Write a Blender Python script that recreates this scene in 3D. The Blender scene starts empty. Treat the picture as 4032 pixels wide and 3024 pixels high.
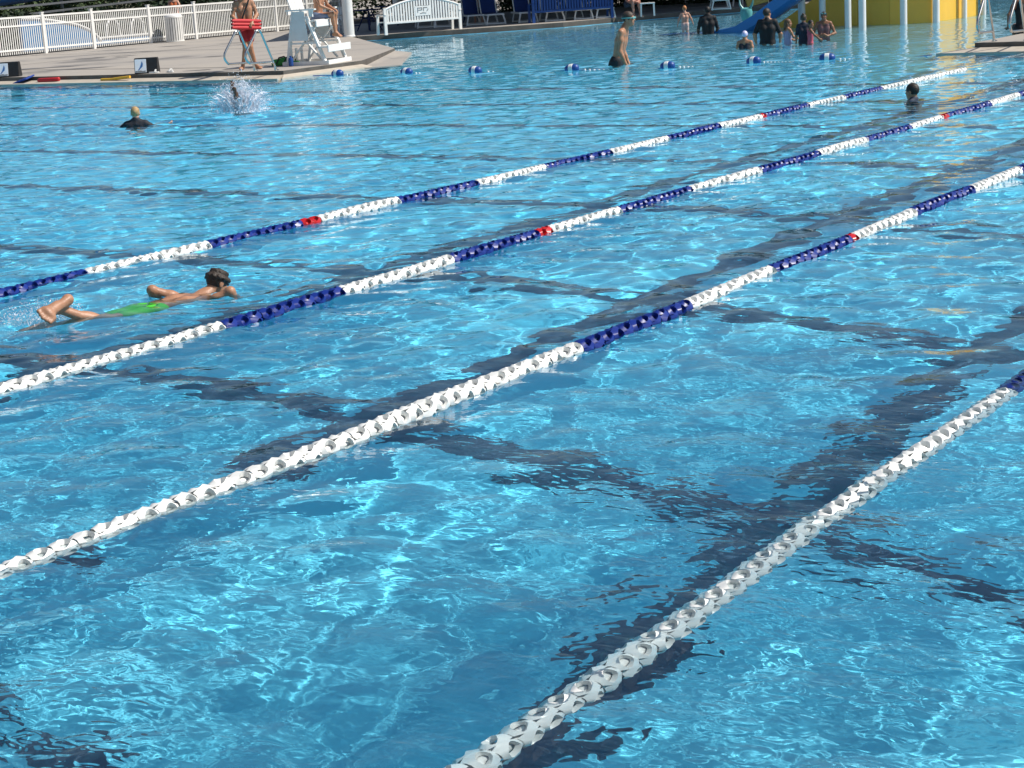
import bpy, bmesh, math, random
import numpy as np
from mathutils import Vector, Matrix
from mathutils.geometry import tessellate_polygon

random.seed(7)
sc = bpy.context.scene
COL = sc.collection
R = math.radians

# ------------------------------------------------------------------ camera
AZ, PITCH, ROLL, H = 0.59284965, 0.23113079, -0.05977903, 2.0785   # rope direction is +Y, water level is z = 0


def cam_basis():
    cp, sp = math.cos(PITCH), math.sin(PITCH)
    c, s = math.cos(ROLL), math.sin(ROLL)
    f, r, u = Vector((0, cp, -sp)), Vector((1, 0, 0)), Vector((0, sp, cp))
    rot = lambda w: Vector((w.x * math.cos(AZ) - w.y * math.sin(AZ), w.x * math.sin(AZ) + w.y * math.cos(AZ), w.z))
    return rot(f), rot(c * r + s * u), rot(-s * r + c * u)


F_, R_, U_ = cam_basis()
cd = bpy.data.cameras.new('camera')
cam = bpy.data.objects.new('camera', cd)
COL.objects.link(cam)
cam.matrix_world = Matrix(((R_.x, U_.x, -F_.x, 0), (R_.y, U_.y, -F_.y, 0), (R_.z, U_.z, -F_.z, H), (0, 0, 0, 1)))
cd.sensor_width = 36
cd.lens = 6943.07 / 4032 * 36
cd.clip_start = 0.1
cd.clip_end = 3000
sc.camera = cam

# ------------------------------------------------------------------ sky, sun, exposure
EL = R(50)
SUN = Vector((.875, .485, 0)).normalized() * math.cos(EL) + Vector((0, 0, math.sin(EL)))
w = bpy.data.worlds.new('World')
sc.world = w
w.use_nodes = True
nt = w.node_tree
bg = nt.nodes['Background']
sky = nt.nodes.new('ShaderNodeTexSky')
sky.sky_type = 'NISHITA'
sky.sun_disc = False
sky.sun_elevation = EL
sky.sun_rotation = math.atan2(SUN.x, SUN.y)
nt.links.new(sky.outputs[0], bg.inputs[0])
bg.inputs[1].default_value = .084
sl = bpy.data.lights.new('sun', 'SUN')
sl.energy = 4.9
sl.angle = R(.6)
sl.color = (1, .95, .87)
sl.cycles.is_caustics_light = True
so = bpy.data.objects.new('sun', sl)
COL.objects.link(so)
so.rotation_euler = SUN.to_track_quat('Z', 'Y').to_euler()
vs = sc.view_settings
vs.view_transform = 'Standard'
vs.look = 'None'
vs.exposure = .06
vs.gamma = 1
vs.use_curve_mapping = False
sc.cycles.use_denoising = True
sc.cycles.max_bounces = 10
sc.cycles.transmission_bounces = 8


# ------------------------------------------------------------------ materials
def mat(name, c, rough=.5, var=0., scale=6., metal=0., bump=0., bscale=40., trans=0., coat=0., spec=.5):
    m = bpy.data.materials.new(name)
    m.use_nodes = True
    n = m.node_tree
    b = n.nodes['Principled BSDF']
    b.inputs['Base Color'].default_value = (*c, 1)
    b.inputs['Roughness'].default_value = rough
    b.inputs['Metallic'].default_value = metal
    b.inputs['Transmission Weight'].default_value = trans
    b.inputs['Coat Weight'].default_value = coat
    b.inputs['Specular IOR Level'].default_value = spec
    tc = n.nodes.new('ShaderNodeTexCoord')
    if var:
        z = n.nodes.new('ShaderNodeTexNoise')
        z.inputs['Scale'].default_value = scale
        z.inputs['Detail'].default_value = 5
        z.inputs['Roughness'].default_value = .65
        n.links.new(tc.outputs['Object'], z.inputs['Vector'])
        r = n.nodes.new('ShaderNodeMapRange')
        r.inputs['From Min'].default_value = .3
        r.inputs['From Max'].default_value = .7
        r.inputs['To Min'].default_value = 1 - var
        r.inputs['To Max'].default_value = 1 + var
        n.links.new(z.outputs['Fac'], r.inputs['Value'])
        x = n.nodes.new('ShaderNodeVectorMath')
        x.operation = 'SCALE'
        x.inputs[0].default_value = c
        n.links.new(r.outputs[0], x.inputs['Scale'])
        n.links.new(x.outputs[0], b.inputs['Base Color'])
    if bump:
        z2 = n.nodes.new('ShaderNodeTexNoise')
        z2.inputs['Scale'].default_value = bscale
        z2.inputs['Detail'].default_value = 4
        n.links.new(tc.outputs['Object'], z2.inputs['Vector'])
        bp = n.nodes.new('ShaderNodeBump')
        bp.inputs['Strength'].default_value = 1
        bp.inputs['Distance'].default_value = bump
        n.links.new(z2.outputs['Fac'], bp.inputs['Height'])
        n.links.new(bp.outputs[0], b.inputs['Normal'])
    return m


M = dict(
    white=mat('white_plastic', (.8, .8, .78), .32, .05, 9),
    white_disc=mat('white_disc_plastic', (.82, .82, .79), .3, .06, 14),
    blue_disc=mat('blue_disc_plastic', (.006, .026, .22), .38, .1, 14),
    red_disc=mat('red_disc_plastic', (.55, .012, .015), .3, .1, 14),
    white_paint=mat('white_paint', (.8, .79, .76), .45, .06, 3),
    blue_paint=mat('blue_paint', (.012, .065, .27), .4, .08, 4),
    navy=mat('navy_fabric', (.008, .02, .09), .8, .15, 5),
    sling=mat('blue_sling_fabric', (.01, .035, .16), .75, .15, 12),
    steel=mat('stainless_steel', (.55, .54, .52), .22, 0, 1, 1.),
    galv=mat('galvanised_steel', (.28, .29, .30), .4, .1, 4, .7),
    black=mat('black_plastic', (.012, .012, .013), .5, .2, 8),
    tan=mat('gutter_lip_tile', (.5, .44, .36), .6, .12, 3, 0, .002, 60),
    riser=mat('dark_riser_tile', (.10, .088, .075), .6, .35, 2.2, 0, .002, 50),
    poolwall=mat('pool_wall_paint', (.18, .48, .62), .6, .08, 2),
    lane=mat('dark_lane_tile', (.014, .062, .12), .5, .15, 3),
    yellow=mat('yellow_panel_paint', (.82, .48, .06), .4, .06, 1.2),
    slide=mat('blue_slide_gelcoat', (.03, .16, .44), .25, .05, 1.5),
    slide_pale=mat('pale_blue_gelcoat', (.035, .19, .42), .3, .05, 1.5),
    green=mat('green_panel_paint', (.02, .16, .10), .4, .05, 1.5),
    teal=mat('teal_plastic', (.10, .36, .36), .4, .1, 6),
    redfoam=mat('red_foam', (.55, .02, .025), .55, .08, 12),
    bluefoam=mat('blue_foam', (.015, .06, .33), .6, .08, 12),
    yellowfoam=mat('yellow_foam', (.75, .42, .04), .6, .08, 12),
    tancushion=mat('tan_cushion', (.34, .22, .05), .7, .1, 9),
    greenbag=mat('green_fabric', (.04, .28, .04), .8, .25, 10),
    signwhite=mat('sign_white', (.74, .78, .84), .4, .04, 10),
    signblue=mat('sign_blue', (.05, .16, .40), .4, .05, 10),
    grey=mat('grey_print', (.2, .2, .2), .5),
    bark=mat('bark', (.10, .07, .045), .9, .3, 8, 0, .01, 30),
    leaf=mat('leaf', (.05, .085, .025), .55, .45, 1.6),
    leaf_dark=mat('dark_leaf', (.022, .042, .014), .55, .45, 1.6),
    cable=mat('steel_cable', (.35, .35, .36), .4, 0, 1, .8),
    eye=mat('eye', (.02, .015, .012), .2),
    lip=mat('lips', (.30, .09, .08), .5),
    goggle=mat('goggle_lens', (.20, .42, .40), .15, .2, 30),
    canopy=mat('canopy_fabric', (.05, .10, .22), .8, .1, 2),
    wood=mat('table_top', (.05, .05, .07), .6, .2, 6),
)


def concrete(name, c, joint=False):
    m = mat(name, c, .75)
    n = m.node_tree
    b = n.nodes['Principled BSDF']
    tc = n.nodes.new('ShaderNodeTexCoord')
    a = n.nodes.new('ShaderNodeTexNoise')
    a.inputs['Scale'].default_value = .35
    a.inputs['Detail'].default_value = 9
    a.inputs['Roughness'].default_value = .6
    a.inputs['Distortion'].default_value = .6
    d = n.nodes.new('ShaderNodeTexNoise')
    d.inputs['Scale'].default_value = 55
    d.inputs['Detail'].default_value = 3
    for t in (a, d):
        n.links.new(tc.outputs['Object'], t.inputs['Vector'])
    ra = n.nodes.new('ShaderNodeValToRGB')
    e = ra.color_ramp.elements
    e[0].position, e[0].color = .36, (c[0] * .52, c[1] * .53, c[2] * .55, 1)
    e[1].position, e[1].color = .44, (c[0] * .93, c[1] * .93, c[2] * .93, 1)
    x = e.new(.75)
    x.color = (c[0] * 1.1, c[1] * 1.08, c[2] * 1.03, 1)
    n.links.new(a.outputs['Fac'], ra.inputs[0])
    mx = n.nodes.new('ShaderNodeMix')
    mx.data_type = 'RGBA'
    mx.blend_type = 'MULTIPLY'
    mx.inputs[0].default_value = .22
    n.links.new(ra.outputs[0], mx.inputs[6])
    n.links.new(d.outputs['Fac'], mx.inputs[7])
    n.links.new(mx.outputs[2], b.inputs['Base Color'])
    bp = n.nodes.new('ShaderNodeBump')
    bp.inputs['Distance'].default_value = .004
    n.links.new(d.outputs['Fac'], bp.inputs['Height'])
    n.links.new(bp.outputs[0], b.inputs['Normal'])
    return m


M['concrete'] = concrete('deck_concrete', (.44, .40, .355))
M['earth'] = concrete('dry_ground', (.16, .15, .09))

# pool plaster: pale blue paint, paler towards the shallow end (the two paints meet near the float rope)
m = mat('pool_floor_paint', (.2, .5, .66), .6)
n = m.node_tree
b = n.nodes['Principled BSDF']
tc = n.nodes.new('ShaderNodeTexCoord')
sx = n.nodes.new('ShaderNodeSeparateXYZ')
n.links.new(tc.outputs['Object'], sx.inputs[0])
mr = n.nodes.new('ShaderNodeMapRange')
mr.inputs['From Min'].default_value = 30.5
mr.inputs['From Max'].default_value = 42
n.links.new(sx.outputs['Y'], mr.inputs['Value'])
nz = n.nodes.new('ShaderNodeTexNoise')
nz.inputs['Scale'].default_value = 1.3
nz.inputs['Detail'].default_value = 6
n.links.new(tc.outputs['Object'], nz.inputs['Vector'])
m1 = n.nodes.new('ShaderNodeMix')
m1.data_type = 'RGBA'
m1.inputs[6].default_value = (.12, .69, .92, 1)
m1.inputs[7].default_value = (.24, .54, .68, 1)
n.links.new(mr.outputs[0], m1.inputs[0])
m2 = n.nodes.new('ShaderNodeMix')
m2.data_type = 'RGBA'
m2.blend_type = 'MULTIPLY'
m2.inputs[0].default_value = .12
n.links.new(m1.outputs[2], m2.inputs[6])
n.links.new(nz.outputs['Fac'], m2.inputs[7])
n.links.new(m2.outputs[2], b.inputs['Base Color'])
M['floor'] = m


# ------------------------------------------------------------------ mesh helpers
class MB:
    def __init__(self):
        self.v, self.f = [], []

    def add(self, vs, fs):
        o = len(self.v)
        self.v += [tuple(p) for p in vs]
        self.f += [tuple(i + o for i in f) for f in fs]
        return self

    def box(self, c, s, M3=None):
        c = Vector(c)
        hx, hy, hz = s[0] / 2, s[1] / 2, s[2] / 2
        vs = [Vector((x, y, z)) for x in (-hx, hx) for y in (-hy, hy) for z in (-hz, hz)]
        if M3 is not None:
            vs = [M3 @ p for p in vs]
        return self.add([p + c for p in vs], [(0, 1, 3, 2), (4, 6, 7, 5), (0, 4, 5, 1), (2, 3, 7, 6), (0, 2, 6, 4), (1, 5, 7, 3)])

    def bar(self, a, b, w, t, up=(0, 0, 1)):
        a, b = Vector(a), Vector(b)
        d = b - a
        y = d.normalized()
        z = Vector(up)
        if abs(z.dot(y)) > .98:
            z = Vector((1, 0, 0))
        x = y.cross(z).normalized()
        z = x.cross(y)
        return self.box((a + b) / 2, (w, d.length, t), Matrix((x, y, z)).transposed())

    def tube(self, pts, r, seg=10, cap=True):
        pts = [Vector(p) for p in pts]
        rs = r if isinstance(r, (list, tuple)) else [r] * len(pts)
        vs, fs = [], []
        prev = None
        for i, p in enumerate(pts):
            t = (pts[min(i + 1, len(pts) - 1)] - pts[max(i - 1, 0)]).normalized()
            if prev is None:
                u = t.orthogonal().normalized()
            else:
                u = (prev - t * prev.dot(t)).normalized()
            prev = u
            q = t.cross(u)
            for k in range(seg):
                a = 2 * math.pi * k / seg
                vs.append(p + (u * math.cos(a) + q * math.sin(a)) * rs[i])
        for i in range(len(pts) - 1):
            for k in range(seg):
                k2 = (k + 1) % seg
                fs.append((i * seg + k, i * seg + k2, (i + 1) * seg + k2, (i + 1) * seg + k))
        if cap:
            fs.append(tuple(range(seg))[::-1])
            fs.append(tuple((len(pts) - 1) * seg + k for k in range(seg)))
        return self.add(vs, fs)

    def lathe(self, prof, seg=20, c=(0, 0, 0), axis='z'):
        vs, fs = [], []
        for r, z in prof:
            for k in range(seg):
                a = 2 * math.pi * k / seg
                p = (r * math.cos(a), r * math.sin(a), z)
                if axis == 'y':
                    p = (p[0], p[2], p[1])
                if axis == 'x':
                    p = (p[2], p[0], p[1])
                vs.append((p[0] + c[0], p[1] + c[1], p[2] + c[2]))
        for i in range(len(prof) - 1):
            for k in range(seg):
                k2 = (k + 1) % seg
                fs.append((i * seg + k, i * seg + k2, (i + 1) * seg + k2, (i + 1) * seg + k))
        fs.append(tuple(range(seg))[::-1])
        fs.append(tuple((len(prof) - 1) * seg + k for k in range(seg)))
        return self.add(vs, fs)

    def prism(self, poly, ext):
        """poly: 3-D points in a plane, ext: extrusion vector"""
        k = len(poly)
        e = Vector(ext)
        a = [Vector(p) for p in poly]
        return self.add(a + [p + e for p in a], [tuple(range(k))[::-1], tuple(range(k, 2 * k))] +
                        [(i, (i + 1) % k, k + (i + 1) % k, k + i) for i in range(k)])

    def mesh(self, name, smooth=False, bevel=0):
        me = bpy.data.meshes.new(name)
        me.from_pydata(self.v, [], self.f)
        bm = bmesh.new()
        bm.from_mesh(me)
        bmesh.ops.recalc_face_normals(bm, faces=bm.faces)
        if bevel:
            es = [e for e in bm.edges if len(e.link_faces) == 2 and e.calc_face_angle(0) > .6]
            bmesh.ops.bevel(bm, geom=es, offset=bevel, segments=2, affect='EDGES', clamp_overlap=True)
        bm.to_mesh(me)
        bm.free()
        if smooth:
            me.polygons.foreach_set('use_smooth', [True] * len(me.polygons))
            if hasattr(me, 'set_sharp_from_angle'):
                me.set_sharp_from_angle(angle=R(40))
        return me

    def obj(self, name, m, parent=None, smooth=False, bevel=0):
        me = self.mesh(name, smooth, bevel)
        me.materials.append(m)
        return link(name, me, parent)


def link(name, me, parent=None):
    o = bpy.data.objects.new(name, me)
    COL.objects.link(o)
    if parent is not None:
        o.parent = parent
    o.cycles.is_caustics_receiver = True
    return o


def tag(o, label=None, cat=None, group=None, kind=None):
    if label:
        o['label'] = label
    if cat:
        o['category'] = cat
    if group:
        o['group'] = group
    if kind:
        o['kind'] = kind
    return o


def thing(name, label, cat, loc=(0, 0, 0), rz=0, group=None):
    o = bpy.data.objects.new(name, None)
    COL.objects.link(o)
    o.location = loc
    o.rotation_euler = (0, 0, rz)
    o.empty_display_size = .2
    return tag(o, label, cat, group)


def copy_tree(o, parent=None):
    c = o.copy()
    COL.objects.link(c)
    c.parent = parent
    for ch in list(o.children):
        copy_tree(ch, c)
    return c


def grid_mesh(name, co, nx, ny, smooth=True):
    idx = np.arange(nx * ny).reshape(nx, ny)
    q = np.stack([idx[:-1, :-1], idx[1:, :-1], idx[1:, 1:], idx[:-1, 1:]], -1).reshape(-1, 4).astype(np.int32)
    return raw_mesh(name, co, q, smooth)


def raw_mesh(name, co, q, smooth=True):
    me = bpy.data.meshes.new(name)
    co = np.ascontiguousarray(co, np.float32)
    q = np.ascontiguousarray(q, np.int32)
    k = q.shape[1]
    me.vertices.add(len(co))
    me.vertices.foreach_set('co', co.ravel())
    me.loops.add(q.size)
    me.loops.foreach_set('vertex_index', q.ravel())
    me.polygons.add(len(q))
    me.polygons.foreach_set('loop_start', np.arange(0, q.size, k, dtype=np.int32))
    me.polygons.foreach_set('use_smooth', np.full(len(q), smooth))
    me.update()
    return me


# ------------------------------------------------------------------ water surface
rng = np.random.default_rng(5)


def wave_tile(nn, L, p, lmax, lmin, seed, rms):
    rg = np.random.default_rng(seed)
    k = np.fft.fftfreq(nn, L / nn) * 2 * np.pi
    kx, ky = np.meshgrid(k, k, indexing='ij')
    kk = np.hypot(kx, ky)
    kk[0, 0] = 1
    S = kk ** p * np.exp(-(2 * np.pi / lmax / kk) ** 4) * np.exp(-(kk * lmin / 2 / np.pi) ** 2)
    Z = np.fft.ifft2(np.fft.fft2(rg.normal(size=(nn, nn))) * S).real
    gx, gy = np.gradient(Z, L / nn)
    return Z * (rms / np.sqrt((gx ** 2 + gy ** 2).mean()))


def samp(Z, L, x, y):
    k = len(Z)
    fx, fy = (x / L * k) % k, (y / L * k) % k
    i, j = fx.astype(int), fy.astype(int)
    a, c = fx - i, fy - j
    i1, j1 = (i + 1) % k, (j + 1) % k
    i %= k
    j %= k
    return Z[i, j] * (1 - a) * (1 - c) + Z[i1, j] * a * (1 - c) + Z[i, j1] * (1 - a) * c + Z[i1, j1] * a * c


TA = wave_tile(1024, 11.3, -2.2, .85, .24, 1, .060)
TB = wave_tile(1024, 5.9, -2.4, .34, .125, 2, .047)
TC = wave_tile(1024, 4.3, -1.5, .15, .062, 4, .030)
TM = wave_tile(256, 17.0, -2.5, 6, 2.0, 3, .1)
TM /= TM.std()


def bump_at(X, Y, cx, cy, r):
    return np.exp(-((X - cx) ** 2 + (Y - cy) ** 2) / r ** 2)


def water_z(X, Y):
    c, s = math.cos(.7), math.sin(.7)
    za = samp(TA, 11.3, X * c + Y * s, Y * c - X * s)
    zb = samp(TB, 5.9, X * .9 + Y * .436, Y * .9 - X * .436)
    zc = samp(TC, 4.3, X * .6 + Y * .8, Y * .6 - X * .8) * np.exp(-(np.hypot(X, Y) / 13) ** 4)
    mod = np.clip(1 + .32 * samp(TM, 17.0, X, Y), .45, 1.6)
    calm = 1 - .62 * bump_at(X, Y, -8.75, 8.5, .9) - .7 * bump_at(X, Y, -8.6, 23.4, 1.8) - .7 * bump_at(X, Y, -18.8, 22.6, 2.2)
    calm = np.clip(calm, .12, 1)
    dp = 1.3 + np.clip(X + 7.5, 0, 6.5) * .25 + np.clip(6.8 - Y, 0, 9) * .12
    sh = np.clip(1.3 / dp, .3, 1) ** 1.6
    zb = zb * sh
    zc = zc * sh
    z = (za * (.6 + .4 * calm) * np.clip(calm * 1.25, 0, 1) + (zb + zc) * mod * calm)
    # wake rings ahead of the swimmer and round the other heads
    for cx, cy, lam, amp, fall in ((-8.4, 9.05, .17, .0028, .5), (-8.89, 23.5, .3, .006, .9), (-20.47, 20.2, .35, .008, 1.0), (-20.4, 22.5, .5, .014, 1.5)):
        r = np.hypot(X - cx, Y - cy)
        z += amp * np.sin(2 * np.pi * r / lam) * np.exp(-((r - fall) / fall) ** 2)
    return z


def axis(a, b, s0, c, g):
    out = [a]
    x = a
    while x < b:
        x += s0 + max(0, abs(x) - c) * g
        out.append(x)
    return np.array(out)


xs = np.concatenate([-axis(.9, 62, .0145, 5.6, .0048)[::-1], np.linspace(-.85, 8.05, 60)])
ys = np.concatenate([np.linspace(-.3, 2.9, 30), axis(3.0, 68, .0155, 8.0, .0048)])
X, Y = np.meshgrid(xs, ys, indexing='ij')
co = np.stack([X, Y, water_z(X, Y)], -1).reshape(-1, 3)
me = grid_mesh('water', co, *X.shape)
water = link('water', me)
tag(water, 'rippled clear blue pool water crossed by lane ropes', kind='structure')
water.cycles.is_caustics_receiver = False
water.cycles.is_caustics_caster = True
m = bpy.data.materials.new('pool_water')
m.use_nodes = True
n = m.node_tree
n.nodes.remove(n.nodes['Principled BSDF'])
g = n.nodes.new('ShaderNodeBsdfGlass')
g.inputs['IOR'].default_value = 1.333
g.inputs['Roughness'].default_value = 0
g.inputs['Color'].default_value = (.93, .985, 1, 1)
tc = n.nodes.new('ShaderNodeTexCoord')
mp = n.nodes.new('ShaderNodeMapping')
mp.inputs['Rotation'].default_value = (0, 0, .5)
mp.inputs['Scale'].default_value = (1, 1.5, 1)
n1 = n.nodes.new('ShaderNodeTexNoise')
n1.inputs['Scale'].default_value = 11
n1.inputs['Detail'].default_value = 1.2
n1.inputs['Roughness'].default_value = .42
n1.inputs['Distortion'].default_value = .6
n2 = n.nodes.new('ShaderNodeTexNoise')
n2.inputs['Scale'].default_value = .55
n2.inputs['Detail'].default_value = 3
r2 = n.nodes.new('ShaderNodeMapRange')
r2.inputs['From Min'].default_value = .38
r2.inputs['From Max'].default_value = .66
r2.inputs['To Min'].default_value = .22
r2.inputs['To Max'].default_value = 1.
mu = n.nodes.new('ShaderNodeMath')
mu.operation = 'MULTIPLY'
bp = n.nodes.new('ShaderNodeBump')
bp.inputs['Strength'].default_value = 1
bp.inputs['Distance'].default_value = .0098
n.links.new(tc.outputs['Object'], mp.inputs[0])
n.links.new(mp.outputs[0], n1.inputs['Vector'])
n.links.new(tc.outputs['Object'], n2.inputs['Vector'])
n.links.new(n2.outputs['Fac'], r2.inputs['Value'])
ds = n.nodes.new('ShaderNodeVectorMath')
ds.operation = 'LENGTH'
n.links.new(tc.outputs['Object'], ds.inputs[0])
fd = n.nodes.new('ShaderNodeMapRange')
fd.inputs['From Min'].default_value = 5.5
fd.inputs['From Max'].default_value = 11
fd.inputs['To Min'].default_value = 1
fd.inputs['To Max'].default_value = .22
n.links.new(ds.outputs['Value'], fd.inputs['Value'])
mf = n.nodes.new('ShaderNodeMath')
mf.operation = 'MULTIPLY'
n.links.new(n1.outputs['Fac'], mf.inputs[0])
n.links.new(fd.outputs[0], mf.inputs[1])
n.links.new(mf.outputs[0], mu.inputs[0])
n.links.new(r2.outputs[0], mu.inputs[1])
n.links.new(mu.outputs[0], bp.inputs['Height'])
n.links.new(bp.outputs[0], g.inputs['Normal'])
tr = n.nodes.new('ShaderNodeBsdfTransparent')
mxs = n.nodes.new('ShaderNodeMixShader')
mxs.inputs[0].default_value = .03
n.links.new(g.outputs[0], mxs.inputs[1])
n.links.new(tr.outputs[0], mxs.inputs[2])
n.links.new(mxs.outputs[0], n.nodes['Material Output'].inputs[0])
me.materials.append(m)


# ------------------------------------------------------------------ pool floor with lane lines
def depth(x, y):
    d = 1.3 + max(0, min(x + 7.5, 6.5)) * .25
    d += max(0, 6.8 - y) * .16 * min(1, max(0, (x + 7.5) / 3))
    if y > 29:
        t = min(1, (y - 29) / 2.5)
        s = max(.35, .98 - max(0, y - 31.5) * .034)
        d = d * (1 - t) + s * t
    return d


fx = [-64, -50, -40, -30, -25, -20, -15, -11, -7.5, -5, -3.8, -2.5, -1, 9]
fy = [-9, 0, 2, 4, 5.5, 6.8, 10, 20, 29, 29.8, 30.6, 31.5, 34, 38, 42, 46, 50, 56, 62, 70]
fv = [(x, y, -depth(x, y)) for x in fx for y in fy]
ny_ = len(fy)
ff = [(i * ny_ + j, (i + 1) * ny_ + j, (i + 1) * ny_ + j + 1, i * ny_ + j + 1) for i in range(len(fx) - 1) for j in range(ny_ - 1)]
floor = MB().add(fv, ff).obj('pool_floor', M['floor'])
tag(floor, 'blue painted pool floor with dark lane lines', kind='structure')
LW = .13
for x in (3.72, 1.22, -1.28, -3.73, -6.26, -8.78):
    ps = [y for y in (1.2, 2, 4, 5.5, 6.8, 10, 20, 29, 29.8)]
    v = [(x + d * LW, y, -depth(x + d * LW, y) + .006) for y in ps for d in (-1, 1)]
    MB().add(v, [(2 * i, 2 * i + 1, 2 * i + 3, 2 * i + 2) for i in range(len(ps) - 1)]).obj('lane_line', M['lane'], floor)
for y in (4.45, 7.8, 11.1, 14.6, 17.85, 21.4, 24.6, 27.6):
    ps = [-56, -7.5, -6, -4.5, -1, 7]
    v = [(x, y + d * LW, -depth(x, y) + .011) for x in ps for d in (-1, 1)]
    MB().add(v, [(2 * i, 2 * i + 2, 2 * i + 3, 2 * i + 1) for i in range(len(ps) - 1)]).obj('lane_line', M['lane'], floor)

# ------------------------------------------------------------------ pool deck
DZ = .18
outline = [(-90, 30.14), (-25.87, 30.14), (-26.07, 33.2), (-26.2, 33.45), (-29, 38.4), (-38.2, 48.0), (-37.1, 47.15), (-34.5, 49.85),
           (-32.3, 52.4), (-31, 57.3), (-29.3, 60.4), (-26, 62.5), (-12, 66), (-11.45, 60), (-11.45, 33.5), (8, 33.8), (8, -9),
           (60, -9), (60, 130), (-90, 130)]
pv = [Vector((x, y, DZ)) for x, y in outline]
tris = tessellate_polygon([pv])
deck = MB().add(pv, tris).obj('pool_deck', M['concrete'])
tag(deck, 'pale concrete pool deck with dark stains', kind='structure')
near = MB().box((-31, -4.58, 0), (77.9, 8.8, 2 * DZ)).obj('near_deck', M['concrete'], deck)
# edges of the deck towards the water: riser, pale gutter lip, painted wall below
rb, lb, wb = MB(), MB(), MB()
for i in range(0, 16):
    a, c = Vector((*outline[i], 0)), Vector((*outline[i + 1], 0))
    t = (c - a).normalized()
    nr = Vector((t.y, -t.x, 0))                     # towards the water
    z = lambda p, h: (p.x, p.y, h)
    rb.add([z(a, DZ), z(c, DZ), z(c, .0), z(a, .0)], [(0, 1, 2, 3)])
    lip = i in (0, 1, 14)
    o = (.62 if i == 14 else .42) if lip else .04
    a2, c2 = a + nr * o - t * (o if lip and i != 0 else 0), c + nr * o + t * (o if lip else 0)
    if i == 14:
        a2 = a + nr * o - t * .55
    if i == 0:
        c2 = c + nr * o + t * .16
    if i == 1:
        a2, c2 = a + nr * .16 - t * .28, c + nr * .22 + t * .1
    if lip:
        lb.prism([z(a, .095), z(c, .095), z(c2, .036), z(a2, .036)], (0, 0, -.12))
    wi = nr * .03 if lip else nr * 0
    a2, c2 = a2 - wi, c2 - wi
    wb.add([z(a2, .02), z(c2, .02), z(c2, -3.2), z(a2, -3.2)], [(0, 1, 2, 3)])
rb.obj('deck_riser', M['riser'], deck)
lb.obj('gutter_lip', M['tan'], deck)
wb.obj('pool_wall', M['poolwall'], deck)
MB().prism([(-25.9, 32.9, .02), (-25.35, 33.75, .022), (-28.6, 38.6, .05), (-29.0, 38.4, .12), (-26.2, 33.4, .12)], (0, 0, -.3)).obj('entry_ramp', M['concrete'], deck)
# recessed joints of the deck slabs
jb = MB()
for p0, p1, w_ in (((-60, 36.4), (-29.0, 31.75), .05), ((-46.3, 37), (-46.3, 60), .04), ((-60, 41), (-31.8, 41.2), .03), ((-40.5, 34), (-40.5, 47), .03)):
    a, c = Vector((*p0, 0)), Vector((*p1, 0))
    q = (c - a).normalized().cross(Vector((0, 0, 1))) * w_
    jb.add([(*(a + q).xy, DZ + .004), (*(c + q).xy, DZ + .004), (*(c - q).xy, DZ + .004), (*(a - q).xy, DZ + .004)], [(0, 1, 2, 3)])
jb.obj('joint_strip', M['riser'], deck)
ground = MB().add([(-1500, -1500, -3.6), (1500, -1500, -3.6), (1500, 1500, -3.6), (-1500, 1500, -3.6)], [(0, 1, 2, 3)]).obj('ground', M['earth'])
tag(ground, 'dry earth below and around the pool', kind='structure')
hill = MB().add([(-1500, 125, .12), (1500, 125, .12), (1500, 1500, .12), (-1500, 1500, .12), (-1500, -1500, .12), (-88, -1500, .12), (-88, 125, .12)],
                [(0, 6, 1, 2, 3), (4, 5, 6, 0)]).obj('lawn', M['earth'])
tag(hill, 'rough dry grass beyond the pool deck', kind='structure')

# wet marks of the deck, each with a shape of its own
wet = mat('wet_concrete', (.17, .16, .155), .5, .25, 3)
rw = random.Random(3)
for cx, cy, a, c, n_ in ((-37.6, 33.6, 1.7, .30, 26), (-35.2, 33.0, .9, .2, 18), (-40.3, 38.2, .5, .2, 14), (-39.6, 38.9, .45, .15, 14), (-38.9, 38.0, .3, .12, 12), (-41.5, 41.2, .8, .16, 16), (-34.2, 37.0, .35, .12, 12),
                         (-28.2, 31.2, .4, .14, 14), (-29.2, 31.0, .5, .12, 14), (-43, 44.5, .6, .2, 14)):
    pts = []
    for k in range(n_):
        th_ = 2 * math.pi * k / n_
        q = rw.uniform(.55, 1.1)
        u_, v_ = a * math.cos(th_) * q, c * math.sin(th_) * q
        pts.append(Vector((cx + .83 * u_ - .56 * v_, cy + .56 * u_ + .83 * v_, DZ + .008)))
    MB().add(pts, tessellate_polygon([pts])).obj('wet_mark', wet, deck)

# ------------------------------------------------------------------ lane ropes
RD = .063


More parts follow.
